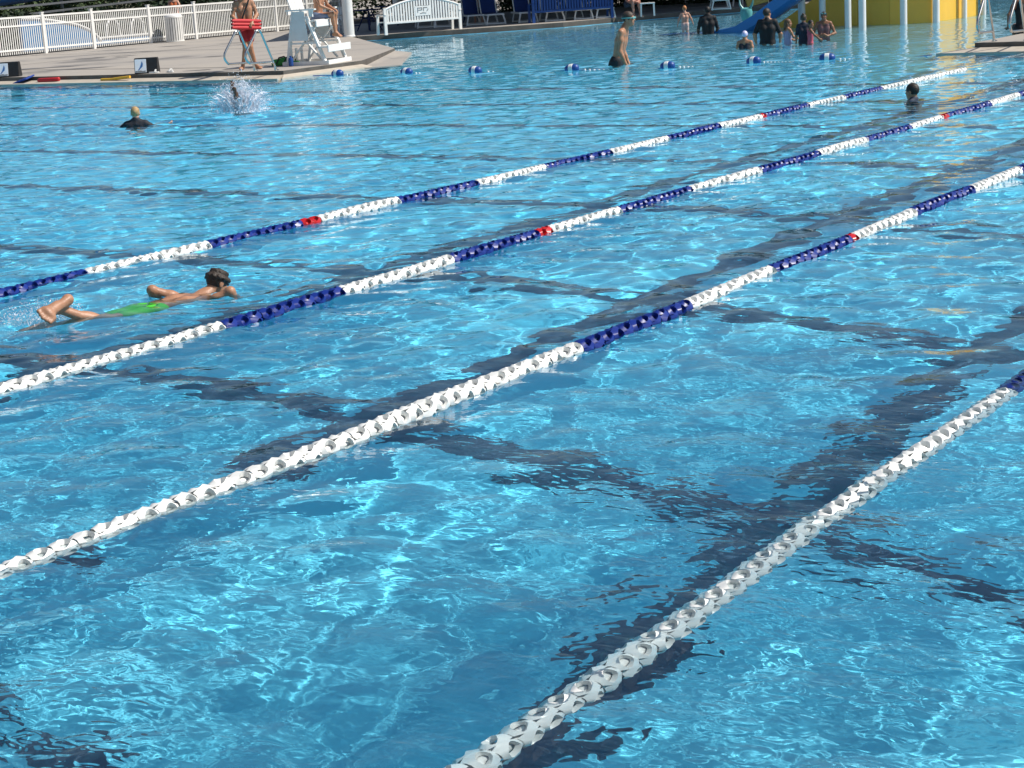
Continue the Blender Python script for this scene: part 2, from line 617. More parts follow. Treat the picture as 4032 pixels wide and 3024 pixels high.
def disc_mesh(name, m):
    mb = MB()
    N, L, K = 4, .108, 14
    hole, outer = [], []
    for k in range(K):
        a = 2 * math.pi * k / K
        ca, sa = math.cos(a), math.sin(a)
        hole.append((.29 * sa * (1 - .35 * abs(ca)) + .17 * ca, .41 * abs(ca) ** 1.15 * (1 if ca >= 0 else -1)))
        s_ = .5 / max(abs(ca), abs(sa))
        outer.append((sa * s_, ca * s_))

    def P(c, uv, dr=0.):
        s, q = uv
        th = (c + .5 + q - .30 * s) * 2 * math.pi / N
        r = RD * (1 - .24 * (abs(s) * 2) ** 2.6) + .003 * math.cos(q * 2 * math.pi) + dr
        return (r * math.cos(th), s * L, r * math.sin(th))
    for c in range(N):
        vs = [P(c, o) for o in outer] + [P(c, h) for h in hole] + [P(c, (h[0] * .95, h[1] * .95), -.024) for h in hole]
        fs = []
        for k in range(K):
            k2 = (k + 1) % K
            fs += [(k, k2, K + k2, K + k), (K + k, K + k2, 2 * K + k2, 2 * K + k)]
        mb.add(vs, fs)
    mb.lathe([(.026, -L / 2), (.031, -L * .38), (.031, L * .38), (.026, L / 2)], 10, axis='y')
    me = mb.mesh(name, True)
    me.materials.append(m)
    return me


DM = dict(w=disc_mesh('white_disc', M['white_disc']), b=disc_mesh('blue_disc', M['blue_disc']), r=disc_mesh('red_disc', M['red_disc']))
BOUNDS = [(8.0, 'b'), (9.25, 'w'), (10.55, 'b'), (11.77, 'r'), (11.97, 'w'), (13.08, 'b'), (14.45, 'w'), (15.8, 'b'), (17.1, 'w'), (18.45, 'b'),
          (19.8, 'w'), (21.0, 'r'), (21.2, 'b'), (22.62, 'w'), (23.88, 'b'), (25.2, 'w')]


def lane_rope(x, y0, y1, off, label, dips):
    t = thing('lane_rope', label, 'lane rope', (x, 0, 0), 0, 'floating lane ropes of the lap pool')

    def zc(y):
        z = -.009 + .009 * math.sin(y * .9 + x) + .006 * math.sin(y * 2.7 + 2 * x)
        for a, c, dz in dips:
            k = min(1, max(0, (y - a) / 1.1)) * min(1, max(0, (c - y) / 1.1))
            z -= dz * k
        return z

    def xc(y):
        return x * -min(0, zc(y) + .004) / 2.03 + .02 * math.sin(y * .55 + x * 2) + .008 * math.sin(y * 2.1 + x)
    rd = random.Random(int(-x * 100))
    y = y0
    pts = []
    while y < y1:
        c = 'w'
        for bnd, k in BOUNDS:
            if y - off >= bnd:
                c = k
        o = link('float_disc', DM[c], t)
        e = .054
        o.location = (xc(y), y, zc(y))
        o.rotation_euler = (math.atan2(zc(y + e) - zc(y - e), 2 * e) + rd.uniform(-.05, .05), rd.uniform(0, 6.28), -math.atan2(xc(y + e) - xc(y - e), 2 * e) + rd.uniform(-.05, .05))
        pts.append((xc(y), y, zc(y)))
        y += .1065 + rd.uniform(-.0015, .003)
    MB().tube(pts, .006, 6).obj('cable', M['cable'], t)
    return t


lane_rope(-2.53, 2.0, 11.0, .1, 'lane rope nearest the camera, nearly all white discs, partly under water at its lower end', [(-9, 99, .030), (-4, 6.4, .028)])
lane_rope(-5.03, 2.6, 20.0, .18, 'second lane rope from the camera, with a long white stretch before its blue sections', [(-3, 5.4, .03)])
lane_rope(-7.53, 4.6, 29.5, -.05, 'lane rope running right beside the swimmer in green trunks, on the near side', [])
lane_rope(-10.03, 7.0, 33.3, .05, 'lane rope farthest from the camera, passing beyond the swimmer in green trunks', [(28.6, 99, .05)])

# ------------------------------------------------------------------ float rope across the opening to the leisure pool
BU = [(-25.01, 30.95), (-23.14, 31.0), (-21.31, 30.95), (-18.90, 30.9), (-16.76, 31.0), (-15.31, 31.85), (-13.96, 32.3)]
t = thing('float_rope', 'safety rope with seven blue and white floats and small beads across the pool opening', 'float rope')
bf = MB().lathe([(.02, -.155), (.062, -.135), (.088, -.085), (.092, 0), (.088, .085), (.062, .135), (.02, .155)], 16, axis='x').mesh('buoy', True)
bf.materials.append(M['blue_paint'])
bw = MB().lathe([(.090, -.045), (.095, -.04), (.095, .04), (.090, .045)], 16, axis='x').mesh('white_band', True)
bw.materials.append(M['white'])
bead = MB().lathe([(.008, -.022), (.022, -.013), (.022, .013), (.008, .022)], 8, axis='x').mesh('bead', True)
bead.materials.append(M['white'])
ropepts = [(-26.0, 31.0, 0)]
for i, (x, y) in enumerate(BU):
    o = link('buoy', bf, t)
    o.location = (x, y, .035)
    o.rotation_euler = (0, random.uniform(-.12, .12), random.uniform(-.2, .35))
    k = link('white_band', bw, o)
    ropepts.append((x, y, .01))
    nx_ = BU[i + 1] if i < 6 else (-12.2, 32.6)
    for j in range(1, 10):
        f = .09 + j * .05
        if i in (0, 1, 2) and j > 2:
            break
        q = link('bead', bead, t)
        q.location = (x + (nx_[0] - x) * f, y + (nx_[1] - y) * f, .022 - .045 * math.sin(f * 3.14))
    ropepts.append(((x + nx_[0]) / 2, (y + nx_[1]) / 2, -.06))
ropepts.append((-12.0, 32.7, .02))
MB().tube(ropepts, .007, 6).obj('rope', M['bluefoam'], t)

# ------------------------------------------------------------------ people (smooth implicit bodies, meshed as one surface)
CORN = [(0, 0, 0), (1, 0, 0), (0, 1, 0), (1, 1, 0), (0, 0, 1), (1, 0, 1), (0, 1, 1), (1, 1, 1)]
EDG = [(0, 1), (2, 3), (4, 5), (6, 7), (0, 2), (1, 3), (4, 6), (5, 7), (0, 4), (1, 5), (2, 6), (3, 7)]


def surface_net(V, h, org):
    ins = V < 0
    nx, ny, nz = [s - 1 for s in V.shape]
    cs = [ins[a:a + nx, b:b + ny, c:c + nz] for a, b, c in CORN]
    cnt = sum(c.astype(np.int8) for c in cs)
    act = (cnt > 0) & (cnt < 8)
    I = np.argwhere(act)
    vals = np.stack([V[I[:, 0] + a, I[:, 1] + b, I[:, 2] + c] for a, b, c in CORN], 1)
    acc = np.zeros((len(I), 3))
    num = np.zeros(len(I))
    cr = np.array(CORN, float)
    for a, b in EDG:
        va, vb = vals[:, a], vals[:, b]
        m = (va < 0) != (vb < 0)
        t = np.where(m, va / np.where(m, va - vb, 1), 0)
        acc += np.where(m[:, None], cr[a] + t[:, None] * (cr[b] - cr[a]), 0)
        num += m
    vert = (I + acc / num[:, None]) * h + np.array(org)
    idm = np.full(act.shape, -1, np.int64)
    idm[act] = np.arange(len(I))
    quads = []
    for ax in range(3):
        o1, o2 = [(1, 2), (2, 0), (0, 1)][ax]
        sl0 = [slice(1, nx), slice(1, ny), slice(1, nz)]
        sl0[ax] = slice(0, [nx, ny, nz][ax])
        sl1 = list(sl0)
        sl1[ax] = slice(1, [nx, ny, nz][ax] + 1)
        A, B = ins[tuple(sl0)], ins[tuple(sl1)]
        E = np.argwhere(A != B)
        if not len(E):
            continue
        off = np.array([1, 1, 1])
        off[ax] = 0
        E = E + off
        fl = ins[E[:, 0], E[:, 1], E[:, 2]]
        d1 = np.zeros(3, int)
        d1[o1] = 1
        d2 = np.zeros(3, int)
        d2[o2] = 1
        g = lambda e: idm[e[:, 0], e[:, 1], e[:, 2]]
        q = np.stack([g(E - d1 - d2), g(E - d2), g(E), g(E - d1)], 1)
        q[~fl] = q[~fl][:, ::-1]
        quads.append(q)
    return vert, np.concatenate(quads)


def np3(v):
    return np.array(v, float)


def unit(v):
    v = np3(v)
    return v / (np.linalg.norm(v) + 1e-12)


def rc(a, b, ra, rb):
    return ('rc', np3(a), np3(b), ra, rb)


def ell(c, M3, r):
    return ('el', np3(c), np3(M3), np3(r))


def grow(p, d):
    return ('rc', p[1], p[2], p[3] + d, p[4] + d) if p[0] == 'rc' else ('el', p[1], p[2], p[3] + d)


def sdf_mesh(name, prims, h, k=.03, clips=(), zmin=None):
    lo, hi = [], []
    for p in prims:
        if p[0] == 'rc':
            r = max(p[3], p[4])
            lo.append(np.minimum(p[1], p[2]) - r)
            hi.append(np.maximum(p[1], p[2]) + r)
        else:
            r = p[3].max()
            lo.append(p[1] - r)
            hi.append(p[1] + r)
    lo = np.min(lo, 0) - 3 * h
    hi = np.max(hi, 0) + 3 * h
    nn = np.ceil((hi - lo) / h).astype(int) + 1
    ax = [lo[i] + h * np.arange(nn[i]) for i in range(3)]
    V = np.full(nn, 9.0)
    for p, plo, phi in zip(prims, lo_list(prims, k + 3 * h, -1), lo_list(prims, k + 3 * h, 1)):
        i0 = np.maximum(((plo - lo) / h).astype(int), 0)
        i1 = np.minimum(((phi - lo) / h).astype(int) + 2, nn)
        s = tuple(slice(a, b) for a, b in zip(i0, i1))
        x, y, z = np.meshgrid(ax[0][s[0]], ax[1][s[1]], ax[2][s[2]], indexing='ij')
        if p[0] == 'rc':
            a, ba = p[1], p[2] - p[1]
            px, py, pz = x - a[0], y - a[1], z - a[2]
            t = np.clip((px * ba[0] + py * ba[1] + pz * ba[2]) / (ba @ ba + 1e-12), 0, 1)
            d = np.sqrt((px - t * ba[0]) ** 2 + (py - t * ba[1]) ** 2 + (pz - t * ba[2]) ** 2) - (p[3] + (p[4] - p[3]) * t)
        else:
            c, Mx, r = p[1], p[2], p[3]
            q = [(Mx[i][0] * (x - c[0]) + Mx[i][1] * (y - c[1]) + Mx[i][2] * (z - c[2])) for i in range(3)]
            k0 = np.sqrt(sum((q[i] / r[i]) ** 2 for i in range(3)))
            k1 = np.sqrt(sum((q[i] / r[i] ** 2) ** 2 for i in range(3))) + 1e-9
            d = k0 * (k0 - 1) / k1
        o = V[s]
        kk = min(k, .6 * (min(p[3], p[4]) if p[0] == 'rc' else p[3].min()) + .004)
        e = np.maximum(kk - np.abs(o - d), 0) / kk
        V[s] = np.minimum(o, d) - e * e * kk * .25
    if clips:
        x, y, z = np.meshgrid(*ax, indexing='ij')
        for c, nrm in clips:                     # keep the side the normal points to
            nrm = unit(nrm)
            V = np.maximum(V, -((x - c[0]) * nrm[0] + (y - c[1]) * nrm[1] + (z - c[2]) * nrm[2]))
    v, q = surface_net(V, h, lo)
    return raw_mesh(name, v, q)


def lo_list(prims, e, sgn):
    out = []
    for p in prims:
        r = (max(p[3], p[4]) if p[0] == 'rc' else p[3].max()) + e
        if p[0] == 'rc':
            out.append((np.minimum(p[1], p[2]) - r) if sgn < 0 else (np.maximum(p[1], p[2]) + r))
        else:
            out.append(p[1] + sgn * r)
    return out


def stand(**over):
    """joint positions of a 1.75 m figure facing +Y; L is at -x"""
    J = dict(hipL=(-.09, 0, .92), hipR=(.09, 0, .92), kneeL=(-.10, .015, .49), kneeR=(.10, .015, .49), ankL=(-.105, -.02, .085), ankR=(.105, -.02, .085),
             toeL=(-.12, 1, 0), toeR=(.12, 1, 0), shL=(-.175, 0, 1.44), shR=(.175, 0, 1.44), elL=(-.24, -.03, 1.14), elR=(.24, -.03, 1.14),
             wrL=(-.25, .06, .89), wrR=(.25, .06, .89), neck=(0, .0, 1.50), head=(0, .03, 1.635), hf=(0, 1, 0), hu=(0, 0, 1), curl=.35, thin=1.)
    J.update(over)
    return {k: (np3(v) if isinstance(v, (tuple, list)) else v) for k, v in J.items()}


def body_prims(J):
    th = J['thin']
    hz = J.get('headsize', 1.)
    hl, hr, s1, s2 = J['hipL'], J['hipR'], J['shL'], J['shR']
    pel, che = (hl + hr) / 2, (s1 + s2) / 2
    sp = che - pel
    L = np.linalg.norm(sp)
    up = sp / L
    ss, sh = unit(s2 - s1), unit(hr - hl)
    fw = unit(np.cross(up, ss))
    fwh = unit(np.cross(up, sh))
    P = {}
    t = []
    t.append(rc(pel + up * .02 - sh * .075, pel + up * .02 + sh * .075, .095 * th, .095 * th))
    for sg in (-1, 1):
        t.append(rc(pel + up * .06 + sh * .062 * sg, che - up * .16 + ss * .075 * sg, .088 * th, .100 * th))
        t.append(rc(che - up * .16 + ss * .075 * sg - fw * .01, che - up * .045 + ss * .085 * sg, .098 * th, .078))
        t.append(ell(che - up * .13 + ss * .075 * sg + fw * .07 * th, np.stack([ss, fw, up]), (.07, .020, .055)))
        t.append(ell(pel - up * .05 + sh * .075 * sg - fwh * .035, np.stack([sh, fwh, up]), (.085, .075, .09)))
    P['torso'] = t
    nb, hc, hf = J['neck'], J['head'], unit(J['hf'])
    hu = unit(J['hu'] - hf * (J['hu'] @ hf))
    hs = np.cross(hf, hu)
    P['shoulder'] = [rc(s1 + ss * .02 - up * .005, s2 - ss * .02 - up * .005, .058, .058), rc(che + up * .0, nb + up * .01, .075, .052),
                     rc(s1 + ss * .05 + up * .01, nb + up * .03, .045, .04), rc(s2 - ss * .05 + up * .01, nb + up * .03, .045, .04)]
    P['neck'] = [rc(nb - up * .03, hc - hu * .06 - hf * .02, .054, .05)]
    A = np.stack([hs, hf, hu])
    hd = [ell(hc - hf * .012 + hu * .025, A, (.075, .094, .092)), ell(hc + hf * .028 - hu * .045, A, (.058, .062, .075)),
          ell(hc + hf * .062 - hu * .098, A, (.026, .022, .02)), rc(hc + hf * .086 + hu * .008, hc + hf * .106 - hu * .03, .009, .0135),
          ell(hc + hf * .072 + hu * .035, A, (.05, .02, .012)), ell(hc + hf * .082 - hu * .062, A, (.024, .012, .010))]
    for sg in (-1, 1):
        hd.append(ell(hc + hs * .078 * sg - hf * .012 - hu * .012, A, (.010, .022, .034)))
        hd.append(ell(hc + hs * .04 * sg + hf * .066 - hu * .028, A, (.022, .016, .018)))
    hd = [('rc', hc + (e[1] - hc) * hz, hc + (e[2] - hc) * hz, e[3] * hz, e[4] * hz) if e[0] == 'rc' else ('el', hc + (e[1] - hc) * hz, e[2], e[3] * hz) for e in hd]
    P['head'] = hd
    for sd, sg in (('L', -1), ('R', 1)):
        S, E, W = J['sh' + sd], J['el' + sd], J['wr' + sd]
        P['upper' + sd] = [rc(S, E, .052 * th, .038 * th), ell(S * .6 + E * .4, np.eye(3), (.05 * th,) * 3)]
        P['fore' + sd] = [rc(E, W, .040 * th, .026), rc(E, E * .6 + W * .4, .039 * th, .040 * th)]
        d = unit(J.get('hd' + sd, W - E))
        n0 = np3(J.get('hn' + sd, -ss * sg * -1))
        nrm = unit(n0 - d * (n0 @ d))
        sid = np.cross(d, nrm)
        tsd = sid * (1 if (sid @ fw) > 0 else -1)          # thumb on the forward side
        H = [ell(W + d * .05, np.stack([d, sid, nrm]), (.052, .042, .019)), rc(W, W + d * .03, .025, .026)]
        cu = J['curl']
        for i, ln in enumerate((.066, .078, .073, .056)):
            b = W + d * .088 + tsd * (.030 - .020 * i)
            d1 = unit(d * math.cos(cu) - nrm * math.sin(cu))
            d2 = unit(d * math.cos(cu * 2.4) - nrm * math.sin(cu * 2.4))
            m_ = b + d1 * ln * .55
            H += [rc(b - d * .012, m_, .0105, .0095), rc(m_, m_ + d2 * ln * .5, .0095, .008)]
        tb = W + d * .03 + tsd * .032
        tm = tb + unit(d * .6 + tsd * .8 - nrm * .3) * .036
        H += [rc(tb, tm, .0135, .012), rc(tm, tm + unit(d * .9 + tsd * .25 - nrm * .3) * .032, .0115, .0095)]
        P['hand' + sd] = H
        hp, K, N = J['hip' + sd], J['knee' + sd], J['ank' + sd]
        P['thigh' + sd] = [rc(hp, K, .086 * th, .056 * th)]
        lg = unit(K - hp)
        bk = -unit(np3(J['toe' + sd]) * 1.0 - unit(N - K) * (J['toe' + sd] @ unit(N - K)))
        P['shin' + sd] = [rc(K, N, .053 * th, .036), ell(K * .68 + N * .32 + bk * .022, np.stack([np.cross(unit(N - K), bk), bk, unit(N - K)]), (.05 * th, .05 * th, .12))]
        td = unit(J['toe' + sd])
        sh_dir = unit(N - K)
        dn = unit(J.get('sole' + sd, sh_dir - td * (sh_dir @ td)))
        fs = np.cross(td, dn)
        fz = J.get('foot', 1.)
        heel = N - td * .045 * fz + dn * .05 * fz
        ball = N + td * .125 * fz + dn * .06 * fz
        fr = .6 + .4 * fz
        F = [rc(N, heel, .034, .034 * fr), rc(heel, ball, .034 * fr, .030 * fr), rc(N + td * .03, ball, .034, .026 * fr), rc(ball - fs * .024 * fz, ball + fs * .024 * fz, .025 * fr, .025 * fr),
             rc(heel * .5 + ball * .5 + fs * .012 * fz, ball + fs * .02 * fz, .028 * fr, .026 * fr)]
        for i in range(5):
            o = (i - 2) * .0185
            F.append(rc(ball + fs * o * fz, ball + fs * o * 1.15 * fz + td * fz * (.05 - .006 * abs(i - 2)), .0125 * fz, .0105 * fz))
        P['foot' + sd] = F
    P['_'] = dict(pel=pel, che=che, up=up, ss=ss, fw=fw, hc=hc, hf=hf, hu=hu, hs=hs, A=A, nb=nb)
    return P


SKINS = {}


def skin(c, wet=.45):
    if c not in SKINS:
        SKINS[c] = mat('skin', c, wet, .22, 9, 0, .0025, 70)
    return SKINS[c]


CLOTH = {}


def cloth(c, rough=.7):
    if (c, rough) not in CLOTH:
        CLOTH[(c, rough)] = mat('swim_fabric', c, rough, .12, 14, 0, .002, 60)
    return CLOTH[(c, rough)]


ALL = ['torso', 'shoulder', 'neck', 'head', 'upperL', 'upperR', 'foreL', 'foreR', 'handL', 'handR', 'thighL', 'thighR', 'shinL', 'shinR', 'footL', 'footR']


def person(label, J, loc, face, s, sk, hair=None, wear=(), h=.0165, extra_group=None, skip=(), rz=None):
    """face: world direction the figure faces; s: scale against 1.75 m; wear: (name, kind, colour)"""
    P = body_prims(J)
    q = P['_']
    if rz is None:
        rz = math.atan2(-face[0], face[1])
    t = thing('person', label, 'person', loc, rz, extra_group)

    def put(name, prims, m, hh=h, k=.03, clips=()):
        me = sdf_mesh(name, prims, hh, k, clips)
        me.transform(Matrix.Scale(s, 4))
        me.materials.append(m)
        return link(name, me, t)
    put('body', [p for kx in ALL if kx not in skip for p in P[kx]], skin(sk))
    hc, hf, hu, hs, A = q['hc'], q['hf'], q['hu'], q['hs'], q['A']
    if 'head' not in skip:
        eb, lb_ = MB(), MB()
        for sg in (-1, 1):
            hz = J.get('headsize', 1.)
            c = (hc + (hs * .033 * sg + hf * .083 + hu * .012) * hz) * s
            MB().lathe([(.004 * s, -.007 * s), (.012 * s, -.003 * s), (.012 * s, .003 * s), (.004 * s, .007 * s)], 8, c=c).obj('eye', M['eye'], t, True)
        c = hc + (hf * .090 - hu * .064) * hz
        MB().tube([(c - hs * .024 - hf * .006) * s, c * s, (c + hs * .024 - hf * .006) * s], [.003 * s, .006 * s, .003 * s], 6).obj('mouth', M['lip'], t, True)
    if hair:
        kind, hcl = hair
        sk_ = ell(hc - hf * .014 + hu * .03, A, (.084, .102, .098))
        pr = [sk_]
        cl = [(hc + hf * .035 - hu * .01, -hf * .8 + hu * .6)]
        if kind == 'cap':
            pr = [ell(hc - hf * .010 + hu * .03, A, (.083, .103, .099))]
            cl = [(hc - hu * .005 + hf * .0, -hf * .38 + hu * .92)]
        if kind == 'long':
            pr += [rc(hc - hf * .06 - hu * .02, hc - hf * .085 - hu * .20, .07, .055)]
        if kind == 'shaggy':
            cl = [(hc + hf * .055 - hu * .02, -hf * .85 + hu * .5)]
            for aa in np.linspace(0, 2 * math.pi, 13, False):
                for ph, rr in ((.2, .030), (.85, .028)):
                    dv = hs * math.cos(aa) * math.cos(ph) * .078 + hf * math.sin(aa) * math.cos(ph) * .095 + hu * (math.sin(ph) * .092 + .02) - hf * .012
                    pr.append(rc(hc + dv, hc + dv * 1.12 - hu * .025 - hs * .012 + hf * .01 * math.sin(3 * aa), rr, .008))
        if kind == 'bun':
            pr += [rc(hc - hf * .08 + hu * .09, hc - hf * .10 + hu * .11, .035, .032)]
        if kind == 'pony':
            pr += [rc(hc - hf * .09 + hu * .03, hc - hf * .15 - hu * .10, .035, .022)]
        hm = mat('swim_cap', hcl, .35, .08, 12) if kind == 'cap' else mat('hair', hcl, .55, .35, 30, 0, .006, 90)
        hz = J.get('headsize', 1.)
        pr = [('rc', hc + (e[1] - hc) * hz, hc + (e[2] - hc) * hz, e[3] * hz, e[4] * hz) if e[0] == 'rc' else ('el', hc + (e[1] - hc) * hz, e[2], e[3] * hz) for e in pr]
        put('swim_cap' if kind == 'cap' else 'hair', pr, hm, min(h, .011), .02, cl)
    pel, che, up, fw = q['pel'], q['che'], q['up'], q['fw']
    for name, kind, c in wear:
        if kind == 'trunks':
            pr = [grow(p, .013) for p in P['torso'][:1] + P['torso'][5 - 0:6] + [P['torso'][4], P['torso'][8]]]
            for sd in 'LR':
                hp, K = J['hip' + sd], J['knee' + sd]
                pr.append(rc(hp, hp + (K - hp) * .62, .102, .088))
            put(name, pr, cloth(c), h, .03, [(pel + up * .09, -up)])
        elif kind == 'shirt':
            pr = [grow(p, .014) for p in P['torso'] + P['shoulder'][:2]]
            for sd in 'LR':
                S, E = J['sh' + sd], J['el' + sd]
                pr.append(rc(S, S + (E - S) * .8, .066, .058))
            put(name, pr, cloth(c), h, .03, [(pel - up * .03, up)])
        elif kind == 'rash':
            pr = [grow(p, .009) for p in P['torso'] + P['shoulder'] + P['upperL'] + P['upperR']]
            put(name, pr, cloth(c), h, .03)
        elif kind == 'suit':
            pr = [grow(p, .009) for p in P['torso']]
            pr += [rc(J['sh' + sd] * .62 + che * .38 + fw * z, J['sh' + sd] * .62 + che * .38 + up * .06, .02, .02) for sd in 'LR' for z in (.06, -.06)]
            put(name, pr, cloth(c), h, .03, [(che - up * .01, -up)])
        elif kind == 'goggles':
            e, r = MB(), hc + hu * (.018 if c == 'on' else .075)
            ring = [(r + hs * .087 * math.cos(a) + hf * (.107 * math.sin(a) - .006)) * s for a in np.linspace(0, 2 * math.pi, 25)]
            e.tube(ring, .009 * s, 6, False)
            o = e.obj('goggle_strap', M['black'] if c != 'on' else M['teal'], t, True)
            for sg in (-1, 1):
                cc = (r + hs * .034 * sg + hf * .100) * s
                put_l = MB()
                put_l.add([cc + (hs * .033 * math.cos(a) + hu * .021 * math.sin(a) - hf * .01 * abs(math.cos(a))) * s for a in np.linspace(0, 2 * math.pi, 12, False)] + [cc + hf * .014 * s],
                          [(i, (i + 1) % 12, 12) for i in range(12)])
                put_l.obj('goggle_lens', M['goggle'], o, True)
    return t


RIGHT, AWAY, TOWARD, LEFT = (.83, .56), (-.56, .83), (.56, -.83), (-.83, -.56)
TAN, PALE, BROWN, DARK = (.42, .20, .11), (.58, .32, .22), (.26, .115, .06), (.10, .05, .03)

# --- lifeguard standing on the deck
J = stand(hipL=(-.09, 0, .92), hipR=(.09, 0, .92), kneeL=(-.05, .10, .50), ankL=(-.14, .02, .09), kneeR=(.06, .10, .49), ankR=(.13, -.06, .09), toeL=(-.5, .8, 0), toeR=(.35, .9, 0),
          elL=(-.26, .03, 1.17), wrL=(-.12, .24, 1.02), elR=(.27, .03, 1.16), wrR=(.17, .24, 1.00), hdL=(.5, .6, -.5), hdR=(-.2, .6, -.7), hnL=(0, .6, .8), hnR=(0, .6, .8), curl=.6,
          head=(.01, .05, 1.635), hf=(.6, .8, -.1))
lg = person('person in red shorts standing on the deck and holding a red rescue tube', J, (-27.42, 30.78, DZ), (.72, -.62), 1.04, TAN, ('short', (.03, .02, .012)),
            [('shorts', 'trunks', (.40, .012, .015))], .0145)
a = np3((.13, .13, 1.47)) * 1.04
st = [(-.10, .085, 1.50), (-.06, .125, 1.40), (.02, .145, 1.25), (.08, .14, 1.10), (.10, .12, 1.0)]
MB().tube([np3(p) * 1.04 + np3((0, .02, 0)) for p in st], .020, 6).obj('strap', M['black'], lg, True)
t = thing('rescue_tube', 'red foam rescue tube held across the hips of the standing person in red shorts', 'rescue tube', (-27.42 + .24, 30.78 - .22, DZ + 1.02), math.atan2(-.72, -.62) + 0)
t.rotation_euler = (0, R(4), math.atan2(.62, .72) + R(80) - R(42))
for z in (-.075, .0, .075):
    MB().tube([(x, .03 * math.cos(x * 2), z) for x in np.linspace(-.40, .40, 9)], [.03, .043, .045, .045, .045, .045, .045, .043, .03], 10).obj('foam_bar', M['redfoam'], t, True)
for x in (-.30, .30):
    MB().box((x, .052, 0), (.075, .02, .07)).obj('handle_slot', M['black'], t, bevel=.006)
MB().box((-.02, .05, 0), (.05, .03, .24)).obj('strap', M['black'], t)

# --- seated lifeguard (chair is built below)
CF, CL = np3((.96, .27, 0)), np3((-.27, .96, 0))
CC = np3((-26.79, 32.42, DZ))
J = stand(hipL=(-.09, 0, .10), hipR=(.09, 0, .10), kneeL=(-.10, .42, .12), kneeR=(.09, .43, .12), ankL=(-.09, .40, -.31), ankR=(.07, .46, -.31), toeL=(0, 1, -.2), toeR=(.1, 1, -.2),
          shL=(-.17, .10, .60), shR=(.17, .10, .60), elL=(-.22, .19, .33), elR=(.22, .19, .33), wrL=(-.13, .37, .24), wrR=(.12, .38, .24), hdL=(.1, .8, -.3), hdR=(-.1, .8, -.3), hnL=(0, .3, 1), hnR=(0, .3, 1),
          neck=(0, .12, .66), head=(0, .18, .79), hf=(.1, 1, -.15), curl=.5, thin=.93)
sl_ = CC + CF * .02 + CL * .22
person('person in blue grey shorts sitting high on the white guard chair with hands on knees', J, (sl_[0], sl_[1], DZ + .985), CF[:2], .98, TAN, ('short', (.02, .015, .01)),
       [('shorts', 'trunks', (.16, .20, .30))], .0145)

# --- people in the water
J = stand(shL=(-.17, .12, 1.40), shR=(.17, .12, 1.40), neck=(0, .15, 1.47), head=(0, .22, 1.60), hf=(.15, 1, 0), elL=(-.21, .06, 1.10), elR=(.21, .10, 1.09), wrL=(-.17, .16, .86), wrR=(.19, .20, .85), thin=.88)
person('person in goggles standing hip deep beside the float rope, facing sideways', J, (-18.7, 32.4, -1.13), (.93, .30), 1.28, TAN, ('short', (.05, .03, .02)),
       [('trunks', 'trunks', (.012, .012, .016)), ('goggles', 'goggles', 'on')], .0145)
J = stand(elL=(-.30, .02, 1.18), wrL=(-.36, .06, .93), elR=(.31, .04, 1.2), wrR=(.40, .10, .98), thin=1.12, head=(0, .03, 1.69), neck=(0, 0, 1.5), headsize=1.25)
person('small person in pale trunks wading in shallow water with arms held out, seen from behind', J, (-24.46, 46.4, -.33), AWAY, .58, PALE, ('short', (.50, .20, .07)), [('trunks', 'trunks', (.62, .45, .40))])
J = stand(elL=(-.27, .05, 1.15), elR=(.27, .05, 1.15), wrL=(-.25, .2, .95), wrR=(.25, .2, .95))
person('person in long sleeved black top standing waist deep by the low slide end', J, (-22.9, 44.8, -1.02), AWAY, 1., DARK, ('short', (.006, .005, .005)), [('swim_shirt', 'rash', (.008, .008, .01))])
person('person in a pale lavender swim cap with only head and shoulders out of water', stand(), (-18.14, 37.3, -1.08), (-.2, .97), .83, TAN, ('cap', (.55, .55, .80)), [('swimsuit', 'suit', (.02, .02, .03))])
J = stand(hf=(.55, .8, .1), elL=(-.30, 0, 1.16), elR=(.30, .04, 1.15), wrL=(-.28, .10, .92), wrR=(.28, .16, .96), thin=1.1)
person('broad person in a short sleeved black shirt standing waist deep with back turned', J, (-18.25, 38.75, -.94), (-.35, .93), 1.0, TAN, ('short', (.025, .018, .012)), [('swim_shirt', 'shirt', (.008, .008, .010))], .0145)
J = stand(hf=(.5, .85, 0), elL=(-.25, .05, 1.2), wrL=(-.2, .25, 1.1), elR=(.25, .1, 1.2), wrR=(.2, .3, 1.12), headsize=1.22, head=(0, .03, 1.67))
person('small person in a lilac swimsuit in the huddle beside the broad person in black', J, (-17.55, 38.35, -.63), (.6, .75), .66, TAN, ('long', (.12, .065, .03)), [('swimsuit', 'suit', (.35, .30, .45))])
J = stand(hf=(.1, 1, -.1), headsize=1.2, head=(0, .03, 1.67))
person('small person in a dark swim shirt in the middle of the huddle', J, (-17.08, 38.2, -.60), (-.4, .9), .70, BROWN, ('bun', (.05, .035, .02)), [('swim_shirt', 'rash', (.012, .014, .03))])
J = stand(hf=(.9, .4, -.1), elL=(-.32, .1, 1.28), wrL=(-.34, .3, 1.15), elR=(.32, .1, 1.28), wrR=(.3, .32, 1.1), headsize=1.3, head=(0, .03, 1.68))
fl_ = person('smallest person of the huddle, wearing a pink swimsuit and a pink arm float', J, (-16.85, 38.05, -.53), (.75, .5), .58, BROWN, ('short', (.02, .015, .012)), [('swimsuit', 'suit', (.55, .10, .14))])
fp = sdf_mesh('arm_float', [rc((-.27, 0, 1.40), (-.31, .07, 1.30), .085, .085)], .012)
fp.transform(Matrix.Scale(.58, 4))
fp.materials.append(mat('pink_vinyl', (.75, .18, .25), .3))
link('arm_float', fp, fl_)
